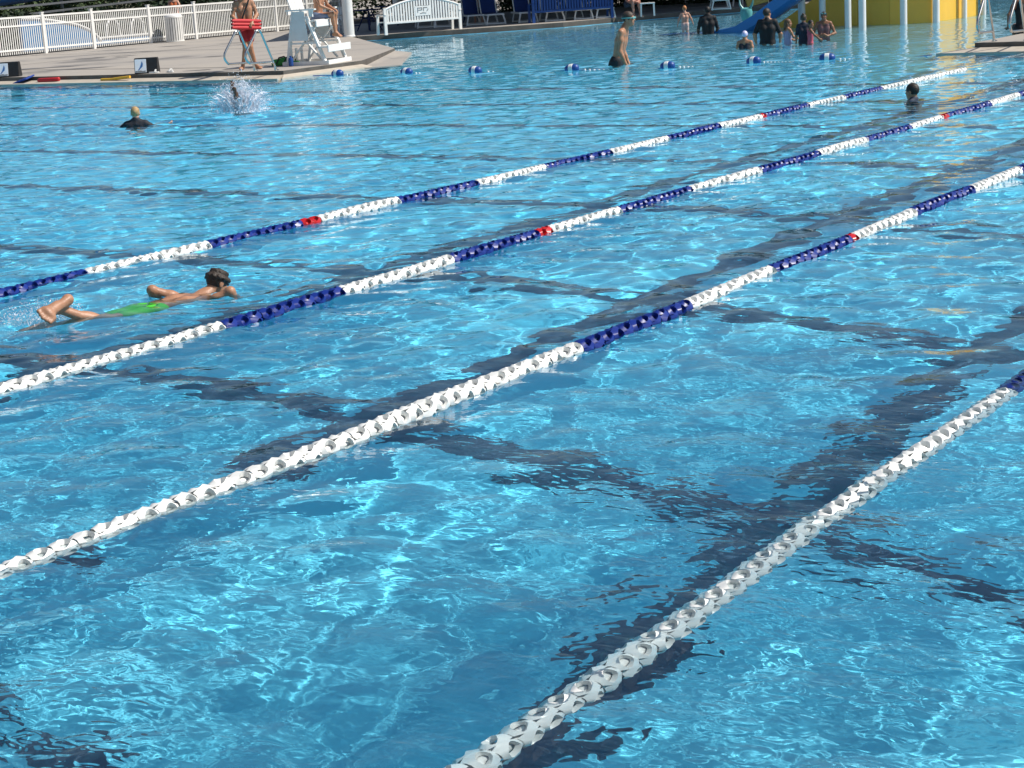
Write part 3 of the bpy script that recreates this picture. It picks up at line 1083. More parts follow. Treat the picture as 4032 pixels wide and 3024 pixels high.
J = stand(elL=(-.30, .02, 1.16), wrL=(-.10, .20, 1.10), elR=(.30, .02, 1.16), wrR=(.10, .20, 1.10), hdL=(.8, .4, .3), hdR=(-.8, .4, .3), hnL=(0, 1, 0), hnR=(0, 1, 0), thin=.92)
gg = person('person with goggles pushed up on the forehead facing the camera, hands held together', J, (-17.25, 39.75, -.86), (.35, -.93), .86, BROWN, ('pony', (.015, .01, .008)),
            [('swimsuit', 'suit', (.20, .10, .10)), ('goggles', 'goggles', 'up')], .0145)
person('person with only the head out of the water between two lane ropes', stand(hf=(0, 1, 0), elL=(-.35, .1, 1.32), wrL=(-.2, .45, 1.40), elR=(.3, .1, 1.3), wrR=(.1, .4, 1.3)), (-8.89, 23.5, -1.41), (-.93, .2), .93, TAN,
       ('short', (.022, .016, .011)), [('swim_shirt', 'rash', (.03, .04, .07))], .0115)
person('person in a black swim shirt, head and shoulders out of deep water below the splash', stand(hf=(-.05, 1, .05), elL=(-.34, .05, 1.30), wrL=(-.5, .1, 1.28), elR=(.34, .05, 1.31), wrR=(.52, .1, 1.37)), (-20.47, 20.2, -1.21), (-.62, .78), .86, PALE,
       ('short', (.42, .27, .12)), [('swim_shirt', 'rash', (.012, .014, .022))], .0115)
# diver going in head first, legs still above the water
J = stand(hipL=(-.08, 0, .02), hipR=(.08, .0, .02), kneeL=(-.12, .18, .36), kneeR=(.12, -.02, .40), ankL=(-.10, .02, .70), ankR=(.14, -.26, .62), toeL=(0, .3, 1), toeR=(0, -.2, 1),
          shL=(-.17, .15, -.46), shR=(.17, .15, -.46), neck=(0, .17, -.53), head=(0, .2, -.66), hf=(0, 1, 0), hu=(0, .1, -1), elL=(-.2, .25, -.7), elR=(.2, .25, -.7), wrL=(-.1, .3, -.9), wrR=(.1, .3, -.9), thin=.95)
person('person in dark trunks plunging head first, bent legs showing inside the splash', J, (-20.42, 22.55, -.20), (-.2, .95), .80, DARK, ('short', (.03, .02, .015)), [('trunks', 'trunks', (.02, .025, .035))], .0145)
# main swimmer, prone, local coordinates taken at life size
q_ = 1 / .82
mk = lambda x, y, z: (x * q_, y * q_, z * q_)
J = stand(hipL=mk(-.165, -.245, -.094), hipR=mk(-.03, -.30, -.094), kneeL=mk(-.30, -.58, -.17), kneeR=mk(-.19, -.62, -.085), ankL=mk(-.46, -.90, -.13), ankR=mk(-.375, -.885, .085),
          toeR=(-.10, -1.0, -.30), foot=1.5, toeL=(-.3, -1, -.1), soleR=(.72, -.27, .63), shL=mk(-.075, .125, -.050), shR=mk(.175, .04, -.058), elL=mk(-.235, -.01, .045), elR=mk(.325, .10, .022),
          wrL=mk(-.24, .10, -.19), wrR=mk(.32, .22, -.20), neck=mk(.078, .160, -.018), head=mk(.128, .266, .046), hf=(.36, .78, -.42), hu=(.12, .40, .9), thin=.98)
person('person in green trunks swimming face down between two lane ropes, one foot raised', J, (-8.6, 8.75, 0), None, .82, (.40, .20, .115), ('shaggy', (.032, .020, .013)), [('green_trunks', 'trunks', (.07, .56, .035))], .0085, rz=.2)
# person sitting on the right hand deck
J = stand(hipL=(-.1, 0, .10), hipR=(.1, 0, .10), kneeL=(-.12, .42, .12), kneeR=(.12, .42, .12), ankL=(-.12, .47, -.3), ankR=(.12, .47, -.3), toeL=(0, 1, -.3), toeR=(0, 1, -.3), shL=(-.17, .03, .62), shR=(.17, .03, .62),
          elL=(-.30, -.06, .36), elR=(.30, -.06, .36), wrL=(-.30, .06, .12), wrR=(.30, .05, .12), neck=(0, .05, .68), head=(0, .1, .82), hf=(-.2, 1, 0), hdL=(0, 1, -.1), hdR=(0, 1, -.1), hnL=(0, 0, 1), hnR=(0, 0, 1))
person('person in a black swimsuit sitting on the deck edge behind the steel handrails', J, (-11.42, 36.45, DZ), (-.45, .9), 1.04, BROWN, ('short', (.01, .01, .01)), [('swimsuit', 'suit', (.006, .006, .009)), ('trunks', 'trunks', (.006, .006, .009))])
# person leaning on the lounger by the blue bench (only arms and legs come into view)
J = stand(hipL=(-.1, 0, .10), hipR=(.1, 0, .10), kneeL=(-.13, .40, .16), kneeR=(.13, .40, .16), ankL=(-.13, .46, -.28), ankR=(.13, .40, -.28), toeL=(0, 1, -.2), toeR=(0, 1, -.2), shL=(-.17, .16, .56), shR=(.17, .16, .56),
          elL=(-.25, .28, .30), elR=(.25, .28, .30), wrL=(-.08, .44, .20), wrR=(.08, .44, .18), hdL=(.5, .5, -.2), hdR=(-.5, .5, -.2), neck=(0, .2, .62), head=(0, .28, .75), hf=(0, 1, -.2), hnL=(0, 0, 1), hnR=(0, 0, 1))
person('person sitting leaning forward at the far end of the blue bench, arms on knees', J, (-31.35, 55.3, DZ + .36), (.75, -.3), 1., (.52, .24, .17), ('short', (.03, .02, .02)), [('trunks', 'trunks', (.03, .03, .05))])
person('person in yellow trunks standing on the far deck beyond the blue slide', stand(), (-27.0, 63.2, DZ), (.6, -.8), 1., DARK, ('short', (.01, .01, .01)), [('trunks', 'trunks', (.55, .55, .03))], .016)
person('person in an orange swimsuit standing behind the white picket fence', stand(elL=(-.3, .1, 1.2), wrL=(-.2, .3, 1.2)), (-51.5, 53.6, .15), (.5, -.85), .98, PALE, ('long', (.1, .05, .03)), [('swimsuit', 'suit', (.65, .16, .05))], .016)
person('person in dark blue trunks seated in the shade among the loungers behind the white bench', stand(hipL=(-.1, 0, .1), hipR=(.1, 0, .1), kneeL=(-.13, .42, .16), kneeR=(.13, .42, .16), ankL=(-.13, .46, -.28), ankR=(.13, .4, -.28), shL=(-.17, -.05, .6), shR=(.17, -.05, .6),
       elL=(-.27, .05, .33), elR=(.27, .05, .33), wrL=(-.15, .28, .26), wrR=(.15, .28, .26), neck=(0, -.04, .67), head=(0, 0, .8)), (-37.6, 55.0, DZ + .36), (.6, -.75), 1., PALE, ('short', (.05, .03, .02)), [('trunks', 'trunks', (.03, .04, .12))], .016)

# ------------------------------------------------------------------ splashes
m = mat('splash_water', (.84, .88, .96), .3, 0, 1, 0, 0, 40, .12)


def splash(label, n_, gen, loc, jets=0, foam=0.):
    rd = random.Random(11)
    base = [(1, 0, 0), (-1, 0, 0), (0, 1, 0), (0, -1, 0), (0, 0, 1), (0, 0, -1)]
    fs = [(0, 2, 4), (2, 1, 4), (1, 3, 4), (3, 0, 4), (2, 0, 5), (1, 2, 5), (3, 1, 5), (0, 3, 5)]
    mb = MB()
    for i in range(n_):
        p, r, st_ = gen(rd)
        ax_ = Vector((rd.uniform(-1, 1), rd.uniform(-1, 1), rd.uniform(.3, 1.6))).normalized()
        Q = ax_.to_track_quat('Z', 'Y').to_matrix()
        mb.add([Vector(p) + Q @ Vector((b[0] * r, b[1] * r, b[2] * r * st_)) for b in base], fs)
    for i in range(jets):                       # torn sheets and fingers of water leaning outwards
        a = rd.uniform(0, 6.283)
        d = Vector((math.cos(a) * 1.15, math.sin(a) * .8, 0))
        r0 = rd.uniform(.06, .30)
        hgt = rd.uniform(.10, .42) * (1.1 - r0)
        out = rd.uniform(.08, .34)
        pts = []
        for k in range(6):
            u = k / 5
            pts.append(d * (r0 + out * u) + Vector((rd.uniform(-.02, .02), rd.uniform(-.02, .02), hgt * (1.7 * u - .85 * u * u) + rd.uniform(-.015, .015))))
        w0 = rd.uniform(.010, .026)
        mb.tube(pts, [w0, w0 * .8, w0 * 1.1, w0 * .5, w0 * .7, .002], 5)
    if foam:
        for i in range(260):                    # churned lumps at the foot
            a = rd.uniform(0, 6.283)
            q = rd.random() ** .6 * foam
            r = rd.uniform(.012, .045) * (1.1 - q / foam * .7)
            c = Vector((q * math.cos(a) * 1.2, q * math.sin(a), rd.uniform(-.01, .05) * (1 - q / foam)))
            mb.add([c + Vector((b[0] * r * rd.uniform(.7, 1.4), b[1] * r * rd.uniform(.7, 1.4), b[2] * r * .6)) for b in base], fs)
    o = mb.obj('splash', m, None, True)
    o.location = loc
    tag(o, label, 'splash', None, 'stuff')


def gen_big(rd):
    a = rd.uniform(0, 6.283)
    up = rd.random() ** 2.1
    ra = abs(rd.gauss(0, .19)) * (1 + .55 * up) + .05
    x, y = ra * math.cos(a) * 1.15, ra * math.sin(a) * .8
    z = max(0, up * .5 * math.exp(-(ra / .75) ** 2) + rd.uniform(-.03, .05)) + (.18 * rd.random() if rd.random() < .15 else 0)
    return (x, y, z), rd.uniform(.002, .0062) * (2.4 if rd.random() < .05 else 1), rd.choice((1, 1.3, 2.2, 3.2))


def gen_small(rd):
    t_ = rd.random()
    a = rd.uniform(0, 6.283)
    ra = rd.random() ** .6 * .28
    return (ra * math.cos(a), ra * math.sin(a), rd.random() ** 2.2 * .16 * (1 - ra * 2)), rd.uniform(.0015, .0042), rd.choice((1, 1.5, 2.5))


splash('tall white water splash thrown up round the plunging diver', 11000, gen_big, (-20.4, 22.6, 0), 80, .48)
splash('low spray of droplets kicked up under the raised foot of the person in green trunks', 900, gen_small, (-9.02, 7.85, 0))

# ------------------------------------------------------------------ white picket fence
FX = -47.0
t = thing('picket_fence', 'long white picket fence with three rails along the back of the deck', 'fence')
ZB, ZT = DZ, 1.47
pk = MB().box((0, 0, 0), (.014, .034, ZT - .03 - ZB - .05)).mesh('picket')
pk.materials.append(M['white_paint'])
pm = MB().box((0, 0, 0), (.10, .10, ZT + .06 - ZB)).box((0, 0, (ZT + .06 - ZB) / 2 + .02), (.125, .125, .03)).mesh('post')
pm.materials.append(M['white_paint'])
posts = [37.7, 40.15, 42.5, 44.75, 47.55, 49.95, 52.4, 54.6, 56.5, 58.7]
for y in posts:
    o = link('post', pm, t)
    o.location = (FX, y, (ZT + .06 + ZB) / 2)
y = 37.85
while y < 58.6:
    if min(abs(y - p) for p in posts) > .06:
        o = link('picket', pk, t)
        o.location = (FX, y, (ZT - .03 + ZB + .05) / 2)
    y += .0935
for z, hh in ((ZT - .03, .06), (ZT - .31, .055), (ZB + .19, .06)):
    for a, c in zip(posts[:-1], posts[1:]):
        MB().box((FX, (a + c) / 2, z), (.05, c - a - .10, hh)).obj('rail', M['white_paint'], t)

# trash can
t = thing('trash_can', 'round white slatted trash can in front of the picket fence', 'trash can', (-46.35, 48.15, DZ))
MB().lathe([(.26, .02), (.28, .06), (.28, .84), (.26, .86)], 20).obj('liner', M['galv'], t, True)
sm = MB().box((0, 0, .45), (.062, .02, .84)).mesh('slat')
sm.materials.append(M['white_paint'])
for i in range(22):
    a = 2 * math.pi * i / 22
    o = link('slat', sm, t)
    o.location = (.315 * math.cos(a), .315 * math.sin(a), 0)
    o.rotation_euler = (0, 0, a + math.pi / 2)
for z in (.03, .88):
    MB().lathe([(.30, z - .02), (.335, z - .02), (.335, z + .02), (.30, z + .02)], 24).obj('hoop', M['white_paint'], t, True)
MB().lathe([(.33, .905), (.30, .96), (.18, 1.0), (.10, 1.005)], 20).obj('lid', M['white_paint'], t, True)

# ------------------------------------------------------------------ things on the left deck edge


def timing_box(loc, rz, label):
    t = thing('starting_block_sign', label, 'sign', loc, rz, 'black sign boxes along the pool edge')
    MB().prism([(-.27, .16, 0), (-.27, -.20, 0), (-.27, -.12, .36), (-.27, .06, .36)], (.54, 0, 0)).obj('box', M['black'], t, bevel=.01)
    # panel leans with the front face
    d = Vector((0, .08, .36)).normalized()
    nrm = Vector((0, -.36, .08)).normalized()
    B = Matrix((Vector((1, 0, 0)), d, -nrm)).transposed()
    c0 = Vector((-.12, -.16, .18)) + nrm * .012
    MB().box(c0, (.27, .31, .012), B).obj('sign_panel', M['signwhite'], t, bevel=.004)
    fig = [(-.06, -.10), (-.02, -.09), (.01, -.05), (.05, -.02), (.06, .04), (.04, .11), (.015, .03), (-.01, -.03), (-.04, -.07)]
    MB().prism([c0 + nrm * .009 + Vector((x, 0, 0)) + d * y_ for x, y_ in fig], nrm * .003).obj('diver_mark', M['signblue'], t)
    grass_ = [(-.12, -.145), (.12, -.145), (.12, -.115), (.05, -.122), (0, -.108), (-.06, -.122), (-.12, -.112)]
    MB().prism([c0 + nrm * .009 + Vector((x, 0, 0)) + d * y_ for x, y_ in grass_], nrm * .003).obj('grass_mark', M['grey'], t)


timing_box((-30.3, 30.45, DZ), R(33), 'black sign box with a blue figure on a white panel, beside two white sandals')
timing_box((-35.0, 30.40, DZ), R(33), 'black sign box at the left end of the pool edge beside the blue kickboard')
t = thing('kickboard', 'blue foam kickboard leaning against the deck edge at far left', 'kickboard', (-34.05, 29.98, .13), R(3))
mb = MB().box((0, 0, 0), (.50, .34, .035))
o = mb.obj('board', M['bluefoam'], t, bevel=.014)
o.rotation_euler = (R(14), R(-13), 0)
for x in (-.08, .06):
    g_ = MB().box((x, 0, .02), (.035, .30, .012)).obj('groove', M['navy'], o, bevel=.004)
o = MB().tube([(-.36, 0, 0), (-.30, 0, .0), (.26, .02, .005), (.34, .03, .02), (.36, .03, .01)], [.03, .055, .058, .05, .03], 12).obj('rescue_float', M['redfoam'], None, True)
o.location = (-33.15, 29.95, .10)
tag(o, 'red foam rescue float lying on the pool edge beside the blue kickboard', 'rescue float')
o = MB().tube([(-.46, 0, .0), (-.15, .01, .0), (.2, 0, .03), (.47, .02, .05)], .034, 12).obj('pool_noodle', M['yellowfoam'], None, True)
o.location = (-30.85, 29.92, .085)
tag(o, 'yellow foam noodle lying along the pale pool edge', 'pool noodle')
for i, (x, y, a) in enumerate(((-30.02, 30.36, .5), (-29.66, 30.52, -.2))):
    t = thing('sandal', ['white sandal lying nearest the black sign box', 'white sandal lying further from the black sign box, pointing along the edge'][i], 'sandal', (x, y, DZ), a, 'white sandals beside the sign box')
    ol = [(.13 * math.cos(k) + .01, .05 * math.sin(k) * (1 + .25 * math.cos(k)), 0) for k in np.linspace(0, 2 * math.pi, 16, False)]
    MB().prism(ol, (0, 0, .035)).obj('sole', M['white'], t, bevel=.008)
    MB().tube([(.04, -.055, .03), (.05, -.03, .075), (.05, .03, .075), (.04, .055, .03)], .016, 6).obj('strap', M['white'], t, True)
t = thing('swim_bag', 'bright green fabric bag with black straps beside the guard chair', 'bag', (-27.35, 31.95, DZ))
me = sdf_mesh('bag_body', [rc((-.30, 0, .06), (.05, .02, .085), .09, .11), rc((.0, 0, .05), (.35, .03, .05), .085, .06), rc((-.1, .05, .1), (.1, .06, .12), .07, .07)], .016, .05, [((0, 0, .005), (0, 0, 1))])
me.materials.append(M['greenbag'])
link('bag_body', me, t)
for o_ in (-.08, .14):
    MB().tube([(o_ - .1, -.10, .05), (o_ - .04, -.06, .19), (o_ + .06, 0, .21), (o_ + .12, .09, .12)], .018, 6).obj('strap', M['black'], t, True)

# ------------------------------------------------------------------ steel handrails


def handrail(loc, label, rz=0.):
    t = thing('handrail', label, 'handrail', loc, rz, 'stainless steel pool handrails')
    ctrl = [(0, 0, 0), (0, -.40, .82), (0, -.47, .90), (0, -.55, .90), (0, -.62, .83), (0, -.93, .50), (0, -.98, .42), (0, -.98, .33), (0, -.90, .24), (0, -.80, .215), (0, -.20, .20), (0, -.09, .17), (0, -.05, .08), (0, -.045, 0)]
    pts = []
    P_ = [Vector(p) for p in ctrl]
    for i in range(len(P_) - 1):
        p0, p1, p2, p3 = P_[max(i - 1, 0)], P_[i], P_[i + 1], P_[min(i + 2, len(P_) - 1)]
        n_ = 4
        for k in range(n_):
            u = k / n_
            a = (p2 - p0).length
            cr_ = .5 * ((2 * p1) + (p2 - p0) * u + (2 * p0 - 5 * p1 + 4 * p2 - p3) * u * u + (3 * p1 - p0 - 3 * p2 + p3) * u ** 3)
            lin = p1.lerp(p2, u)
            pts.append(lin.lerp(cr_, .35 if (p2 - p1).length > .3 else 1))
    pts.append(P_[-1])
    MB().tube(pts, .024, 10).obj('tube', M['steel'], t, True)
    MB().lathe([(.055, .0), (.055, .015), (.03, .03)], 14).obj('flange', M['steel'], t, True)


handrail((-26.78, 30.27, DZ), 'steel handrail in front of the standing person in red shorts, farther from the guard chair')
handrail((-26.17, 30.27, DZ), 'steel handrail between the standing person in red shorts and the white guard chair')
handrail((-11.15, 33.75, DZ), 'steel handrail at the corner of the opposite deck block, on its open side')
handrail((-10.55, 33.78, DZ), 'steel handrail right in front of the sitting person in the black swimsuit')

# ------------------------------------------------------------------ lifeguard chair


def guard_chair():
    t = thing('lifeguard_chair', 'tall white wooden lifeguard chair with fan back and foot board', 'lifeguard chair', tuple(CC), math.atan2(-CF[0], CF[1]))
    # local: +y is the way the chair faces, x to its right (towards the camera side), built round the seat
    W = .60
    for sx_ in (-1, 1):
        x = sx_ * W
        MB().bar((x, .50, .03), (x, .10, 1.10), .05, .12, (1, 0, 0)).obj('front_leg', M['white_paint'], t)
        MB().bar((x, -.45, .03), (x, -.22, 1.22), .05, .12, (1, 0, 0)).obj('rear_leg', M['white_paint'], t)
        MB().box((x + .052 * sx_, .02, .045), (.05, 1.16, .09)).obj('base_board', M['white_paint'], t)
        MB().bar((x - .052 * sx_, -.42, .50), (x - .052 * sx_, .38, .50), .04, .10, (1, 0, 0)).obj('side_rail', M['white_paint'], t)
        MB().bar((x - .10 * sx_, -.40, .10), (x - .10 * sx_, .25, .85), .03, .08, (1, 0, 0)).obj('brace', M['white_paint'], t)
        MB().bar((x - .135 * sx_, .34, .12), (x - .135 * sx_, -.30, .88), .03, .08, (1, 0, 0)).obj('brace', M['white_paint'], t)
        MB().box((x + .01 * sx_, -.02, 1.25), (.13, .72, .035)).obj('armrest', M['white_paint'], t, bevel=.008)
        MB().box((x, .22, 1.16), (.05, .09, .15)).obj('arm_post', M['white_paint'], t)
        MB().prism([(x + .03 * sx_, .12, .56), (x + .03 * sx_, .06, 1.22), (x + .03 * sx_, -.22, 1.22), (x + .03 * sx_, -.33, .56)], (.012 * sx_, 0, 0)).obj('side_panel', M['white_paint'], t)
        for z in (.70, .82, .94, 1.04)[:0]:
            MB().box((x + .028 * sx_, -.05, z), (.018, .50, .095)).obj('side_slat', M['white_paint'], t)
    for k in range(5):
        MB().box((0, -.22 + .115 * k, 1.0 - .012 * (4 - k)), (1.14, .105, .03)).obj('seat_slat', M['white_paint'], t, bevel=.004)
    MB().box((0, .335, .93), (1.25, .03, .15)).obj('seat_apron', M['white_paint'], t, bevel=.005)
    for k in range(5):
        x0, x1 = (k - 2) * .145, (k - 2) * .175
        B = MB().prism([(x0 - .068, -.34, 1.17), (x0 + .068, -.34, 1.17), (x1 + .082, -.52, 1.92 - .03 * abs(k - 2)), (x1, -.53, 1.97 - .03 * abs(k - 2)), (x1 - .082, -.52, 1.92 - .03 * abs(k - 2))], (0, -.025, -.01))
        B.obj('back_slat', M['white_paint'], t)
    MB().box((0, -.40, 1.20), (1.05, .04, .10)).obj('back_rail', M['white_paint'], t)
    MB().box((0, .475, .40), (1.32, .26, .035)).obj('foot_board', M['white_paint'], t, bevel=.005)
    MB().box((0, .60, .36), (1.32, .028, .16)).obj('foot_apron', M['white_paint'], t, bevel=.005)
    MB().box((0, .585, .05), (1.36, .04, .10)).obj('front_base', M['white_paint'], t, bevel=.005)
    MB().box((0, -.53, .05), (1.30, .04, .10)).obj('rear_base', M['white_paint'], t, bevel=.005)
    for x in (-.25, .05, .34):
        MB().box((x, -.47, .24), (.09, .03, .28)).obj('rear_slat', M['white_paint'], t)


guard_chair()
o = MB().lathe([(.03, 0), (.055, .02), (.06, .14), (.05, .19), (.025, .2), (.025, .24)], 14).obj('water_jug', M['blue_paint'], None, True)
o.location = (CC[0] - .05, CC[1] - .86, DZ)
tag(o, 'small dark blue water jug standing beside the guard chair base', 'jug')
t = thing('back_pack', 'black gear bag hanging behind the seat of the guard chair', 'bag', tuple(CC + CF * -.30 + CL * -.25 + np3((0, 0, .88))))
me = sdf_mesh('pouch', [rc((0, -.1, 0), (0, .1, .03), .10, .09), rc((0, 0, .05), (0, .02, .2), .08, .05)], .018, .05)
me.materials.append(M['black'])
link('pouch', me, t)

# ------------------------------------------------------------------ shade canopy with the white column
t = thing('shade_canopy', 'dark blue shade roof on a thick white column over the picnic deck', 'canopy')
for x, y in ((-37.3, 46.95), (-43.9, 58.5), (-37.5, 70), (-28.5, 68)):
    MB().lathe([(.20, DZ), (.20, DZ + .03), (.175, DZ + .05), (.175, 3.25)], 20, c=(x, y, 0)).obj('column', M['white_paint'], t, True)
MB().prism([(-37.0, 46.3, 3.25), (-31.2, 54.2, 3.25), (-26.5, 59.5, 3.25), (-25.5, 70, 3.25), (-36, 76, 3.25), (-48.5, 66, 3.25), (-44.5, 57.0, 3.25)], (0, 0, .15)).obj('roof', M['canopy'], t)

# ------------------------------------------------------------------ slat benches


def bench(p0, p1, m, label, logo):
    p0, p1 = Vector((*p0, DZ)), Vector((*p1, DZ))
    W = (p1 - p0).length
    rz = math.atan2(p1.y - p0.y, p1.x - p0.x)
    t = thing('slat_bench', label, 'bench', tuple((p0 + p1) / 2), rz, 'arched slat benches along the water')
    arch = lambda x: 1.10 - .30 * (2 * x / W) ** 2
    n_ = 27
    for i in range(n_):
        x = -W / 2 + .14 + (W - .28) * i / (n_ - 1)
        if logo and abs(x) < .30:
            MB().box((x, 0, .46), (.062, .022, .14)).obj('slat', m, t)
            MB().box((x, 0, (arch(x) + .87) / 2), (.062, .022, arch(x) - .87)).obj('slat', m, t)
        else:
            MB().box((x, 0, (arch(x) + .40) / 2), (.062, .022, arch(x) - .40)).obj('slat', m, t)
    MB().box((0, .0, .375), (W - .1, .05, .07)).obj('lower_rail', m, t, bevel=.008)
    xs_ = np.linspace(-W / 2 + .05, W / 2 - .05, 15)
    MB().tube([(x, 0, arch(x)) for x in xs_], .035, 8).obj('top_rail', m, t, True)
    for k in range(4):
        MB().box((0, .11 + .11 * k, .40), (W - .12, .10, .03)).obj('seat_slat', m, t, bevel=.004)
    for sx_ in (-1, 1):
        x = sx_ * (W / 2 - .03)
        MB().bar((x, 0, 0), (x, 0, .86), .06, .10, (1, 0, 0)).obj('leg', m, t)
        MB().bar((x + .005 * sx_, .50, 0), (x + .005 * sx_, .46, .62), .06, .08, (1, 0, 0)).obj('leg', m, t)
        MB().box((x, .24, .645), (.07, .58, .035)).obj('armrest', m, t, bevel=.008)
    if logo:
        pn = MB().box((0, -.004, .70), (.60, .03, .32)).obj('logo_panel', M['white'], t, bevel=.004)
        y = -.024
        def stroke(name, pts):
            b_ = MB()
            for a, c in zip(pts[:-1], pts[1:]):
                dx, dz = c[0] - a[0], c[1] - a[1]
                ln = math.hypot(dx, dz)
                ux, uz = dx / ln * .011, dz / ln * .011
                b_.prism([(a[0] - ux - uz, y, a[1] - uz + ux), (c[0] + ux - uz, y, c[1] + uz + ux), (c[0] + ux + uz, y, c[1] + uz - ux), (a[0] - ux + uz, y, a[1] - uz - ux)], (0, -.003, 0))
            b_.obj(name, M['grey'], pn)
        stroke('letter', [(-.20, .66), (-.20, .80), (-.04, .80), (-.04, .73), (-.17, .73)])
        stroke('letter', [(.03, .70), (.03, .80), (.17, .80)])
        stroke('arc_mark', [(.16, .69), (.20, .72), (.21, .76)])
        stroke('underline_mark', [(-.10, .615), (0, .635), (.12, .62)])
    return t


bench((-35.95, 47.15), (-34.85, 49.95), M['white_paint'], 'white arched slat bench with a small grey letter logo on its back', True)
bench((-33.65, 52.6), (-31.75, 54.85), M['blue_paint'], 'blue arched slat bench standing along the water beyond the white one', False)

# ------------------------------------------------------------------ loungers


def lounger_proto():
    t = thing('sun_lounger', 'x', 'sun lounger')
    # local: foot end at y = 0 facing -y, head at y = 1.9
    for x in (-.29, .29):
        MB().bar((x, .02, .34), (x, 1.9, .34), .05, .06).obj('side_rail', M['white'], t, bevel=.01)
    for y, w_ in ((.05, .02), (1.45, .0)):
        for sx_ in (-1, 1):
            MB().tube([(sx_ * .26, y, .34), (sx_ * .31, y - .03, .16), (sx_ * .34, y - .05, 0)], .030, 8).obj('leg', M['white'], t, True)
        MB().tube([(-.33, y - .05, .035), (.33, y - .05, .035)], .026, 8).obj('stretcher', M['white'], t, True)
        MB().tube([(-.30, y, .345), (.30, y, .345)], .032, 8).obj('cross_bar', M['white'], t, True)
    MB().box((0, .66, .375), (.50, 1.2, .016)).obj('sling', M['sling'], t)
    MB().bar((0, 1.27, .39), (0, 1.62, 1.02), .52, .02, (0, -1, .5)).obj('back_sling', M['sling'], t)
    for sx_ in (-1, 1):
        MB().bar((sx_ * .285, 1.25, .37), (sx_ * .285, 1.64, 1.06), .04, .04).obj('back_frame', M['white'], t, bevel=.008)
    return t


LO = [((-37.72, 51.95), 'white lounger frame deepest in the shade, seen under the white bench toward its column end'), ((-36.95, 51.9), 'white lounger frame in shade seen under the middle of the white bench'),
      ((-36.1, 52.7), 'white lounger just past the blue end of the white bench, in the shade'), ((-35.35, 52.85), 'second white lounger past the end of the white bench, in the shade'),
      ((-34.35, 53.4), 'shaded white lounger standing just before the blue bench begins'), ((-33.3, 53.5), 'sunlit white lounger behind the near leg of the blue bench'),
      ((-32.55, 54.2), 'sunlit white lounger behind the middle of the blue bench'), ((-31.95, 54.7), 'sunlit white lounger behind the far part of the blue bench')]
pr = lounger_proto()
for i, ((x, y), lb_) in enumerate(LO):
    o = pr if i == 0 else copy_tree(pr)
    o.location = (x, y, DZ)
    o.rotation_euler = (0, 0, R(42) + random.uniform(-.06, .06))
    tag(o, lb_, None, 'white sun loungers lined up behind the benches')
o = copy_tree(pr)
o.location = (-29.4, 58.6, DZ)
o.rotation_euler = (0, 0, R(30))
tag(o, 'white lounger standing alone on the far deck beyond the small wading person', None, 'white sun loungers lined up behind the benches')
t = thing('lounge_cushion', 'tan yellow cushion leaning at a slant on the far deck edge', 'cushion', (-28.05, 58.9, DZ), R(30))
o = MB().box((0, 0, .30), (.80, .12, .34)).obj('pad', M['tancushion'], t, bevel=.03)
o.rotation_euler = (0, R(-12), 0)
MB().tube([(-.35, .08, 0), (-.35, .08, .5)], .02, 8).obj('leg', M['galv'], t, True)
MB().tube([(.35, .08, 0), (.35, .08, .5)], .02, 8).obj('leg', M['galv'], t, True)


def side_table(loc, label):
    t = thing('side_table', label, 'table', loc, R(30), 'small white plastic tables')
    MB().box((0, 0, .44), (.52, .52, .04)).obj('table_top', M['white'], t, bevel=.01)
    for a in (-1, 1):
        for c in (-1, 1):
            MB().bar((a * .23, c * .23, 0), (a * .22, c * .22, .42), .05, .05).obj('leg', M['white'], t)


side_table((-30.55, 55.2, DZ), 'small white plastic table beside the person sitting by the blue bench')


def patio_chair(loc, rz, label):
    t = thing('patio_chair', label, 'chair', loc, rz, 'white slatted patio chairs')
    for a in (-1, 1):
        MB().bar((a * .24, -.22, 0), (a * .22, -.18, .62), .04, .05).obj('leg', M['white'], t)
        MB().bar((a * .24, .24, 0), (a * .22, .16, .44), .04, .05).obj('leg', M['white'], t)
        MB().box((a * .25, -.02, .63), (.06, .46, .03)).obj('armrest', M['white'], t, bevel=.008)
    MB().box((0, 0, .43), (.46, .46, .03)).obj('seat', M['white'], t, bevel=.008)
    for k in range(5):
        MB().bar(((k - 2) * .09, -.22, .46), ((k - 2) * .095, -.32, .90), .055, .016).obj('back_slat', M['white'], t)


patio_chair((-30.2, 61.9, DZ), R(150), 'white slatted chair standing in the sun on the far deck')
patio_chair((-40.6, 50.3, DZ), R(200), 'white slatted chair in the dark shade just past the white column')


def picnic_table(loc, rz, label):
    t = thing('picnic_table', label, 'table', loc, rz, 'dark picnic tables under the shade roof')
    MB().lathe([(.55, .72), (.56, .74), (.55, .76)], 24).obj('table_top', M['navy'], t, True)
    for k in range(4):
        a = k * math.pi / 2 + .4
        MB().tube([(.1 * math.cos(a), .1 * math.sin(a), .70), (.35 * math.cos(a), .35 * math.sin(a), .2), (.45 * math.cos(a), .45 * math.sin(a), 0)], .025, 8).obj('leg', M['navy'], t, True)
        c = (.92 * math.cos(a), .92 * math.sin(a))
        MB().lathe([(.2, .43), (.21, .45), (.2, .46)], 16, c=(*c, 0)).obj('seat', M['navy'], t, True)
        MB().tube([(.35 * math.cos(a), .35 * math.sin(a), .2), (*c, .22), (*c, .43)], .022, 8).obj('seat_arm', M['navy'], t, True)


picnic_table((-40.2, 51.8, DZ), .3, 'dark round picnic table in shade nearest the white column')
picnic_table((-42.6, 56.2, DZ), 1.0, 'dark round picnic table deeper in the shade')
picnic_table((-38.9, 56.6, DZ), .7, 'dark round picnic table in shade behind the white bench')

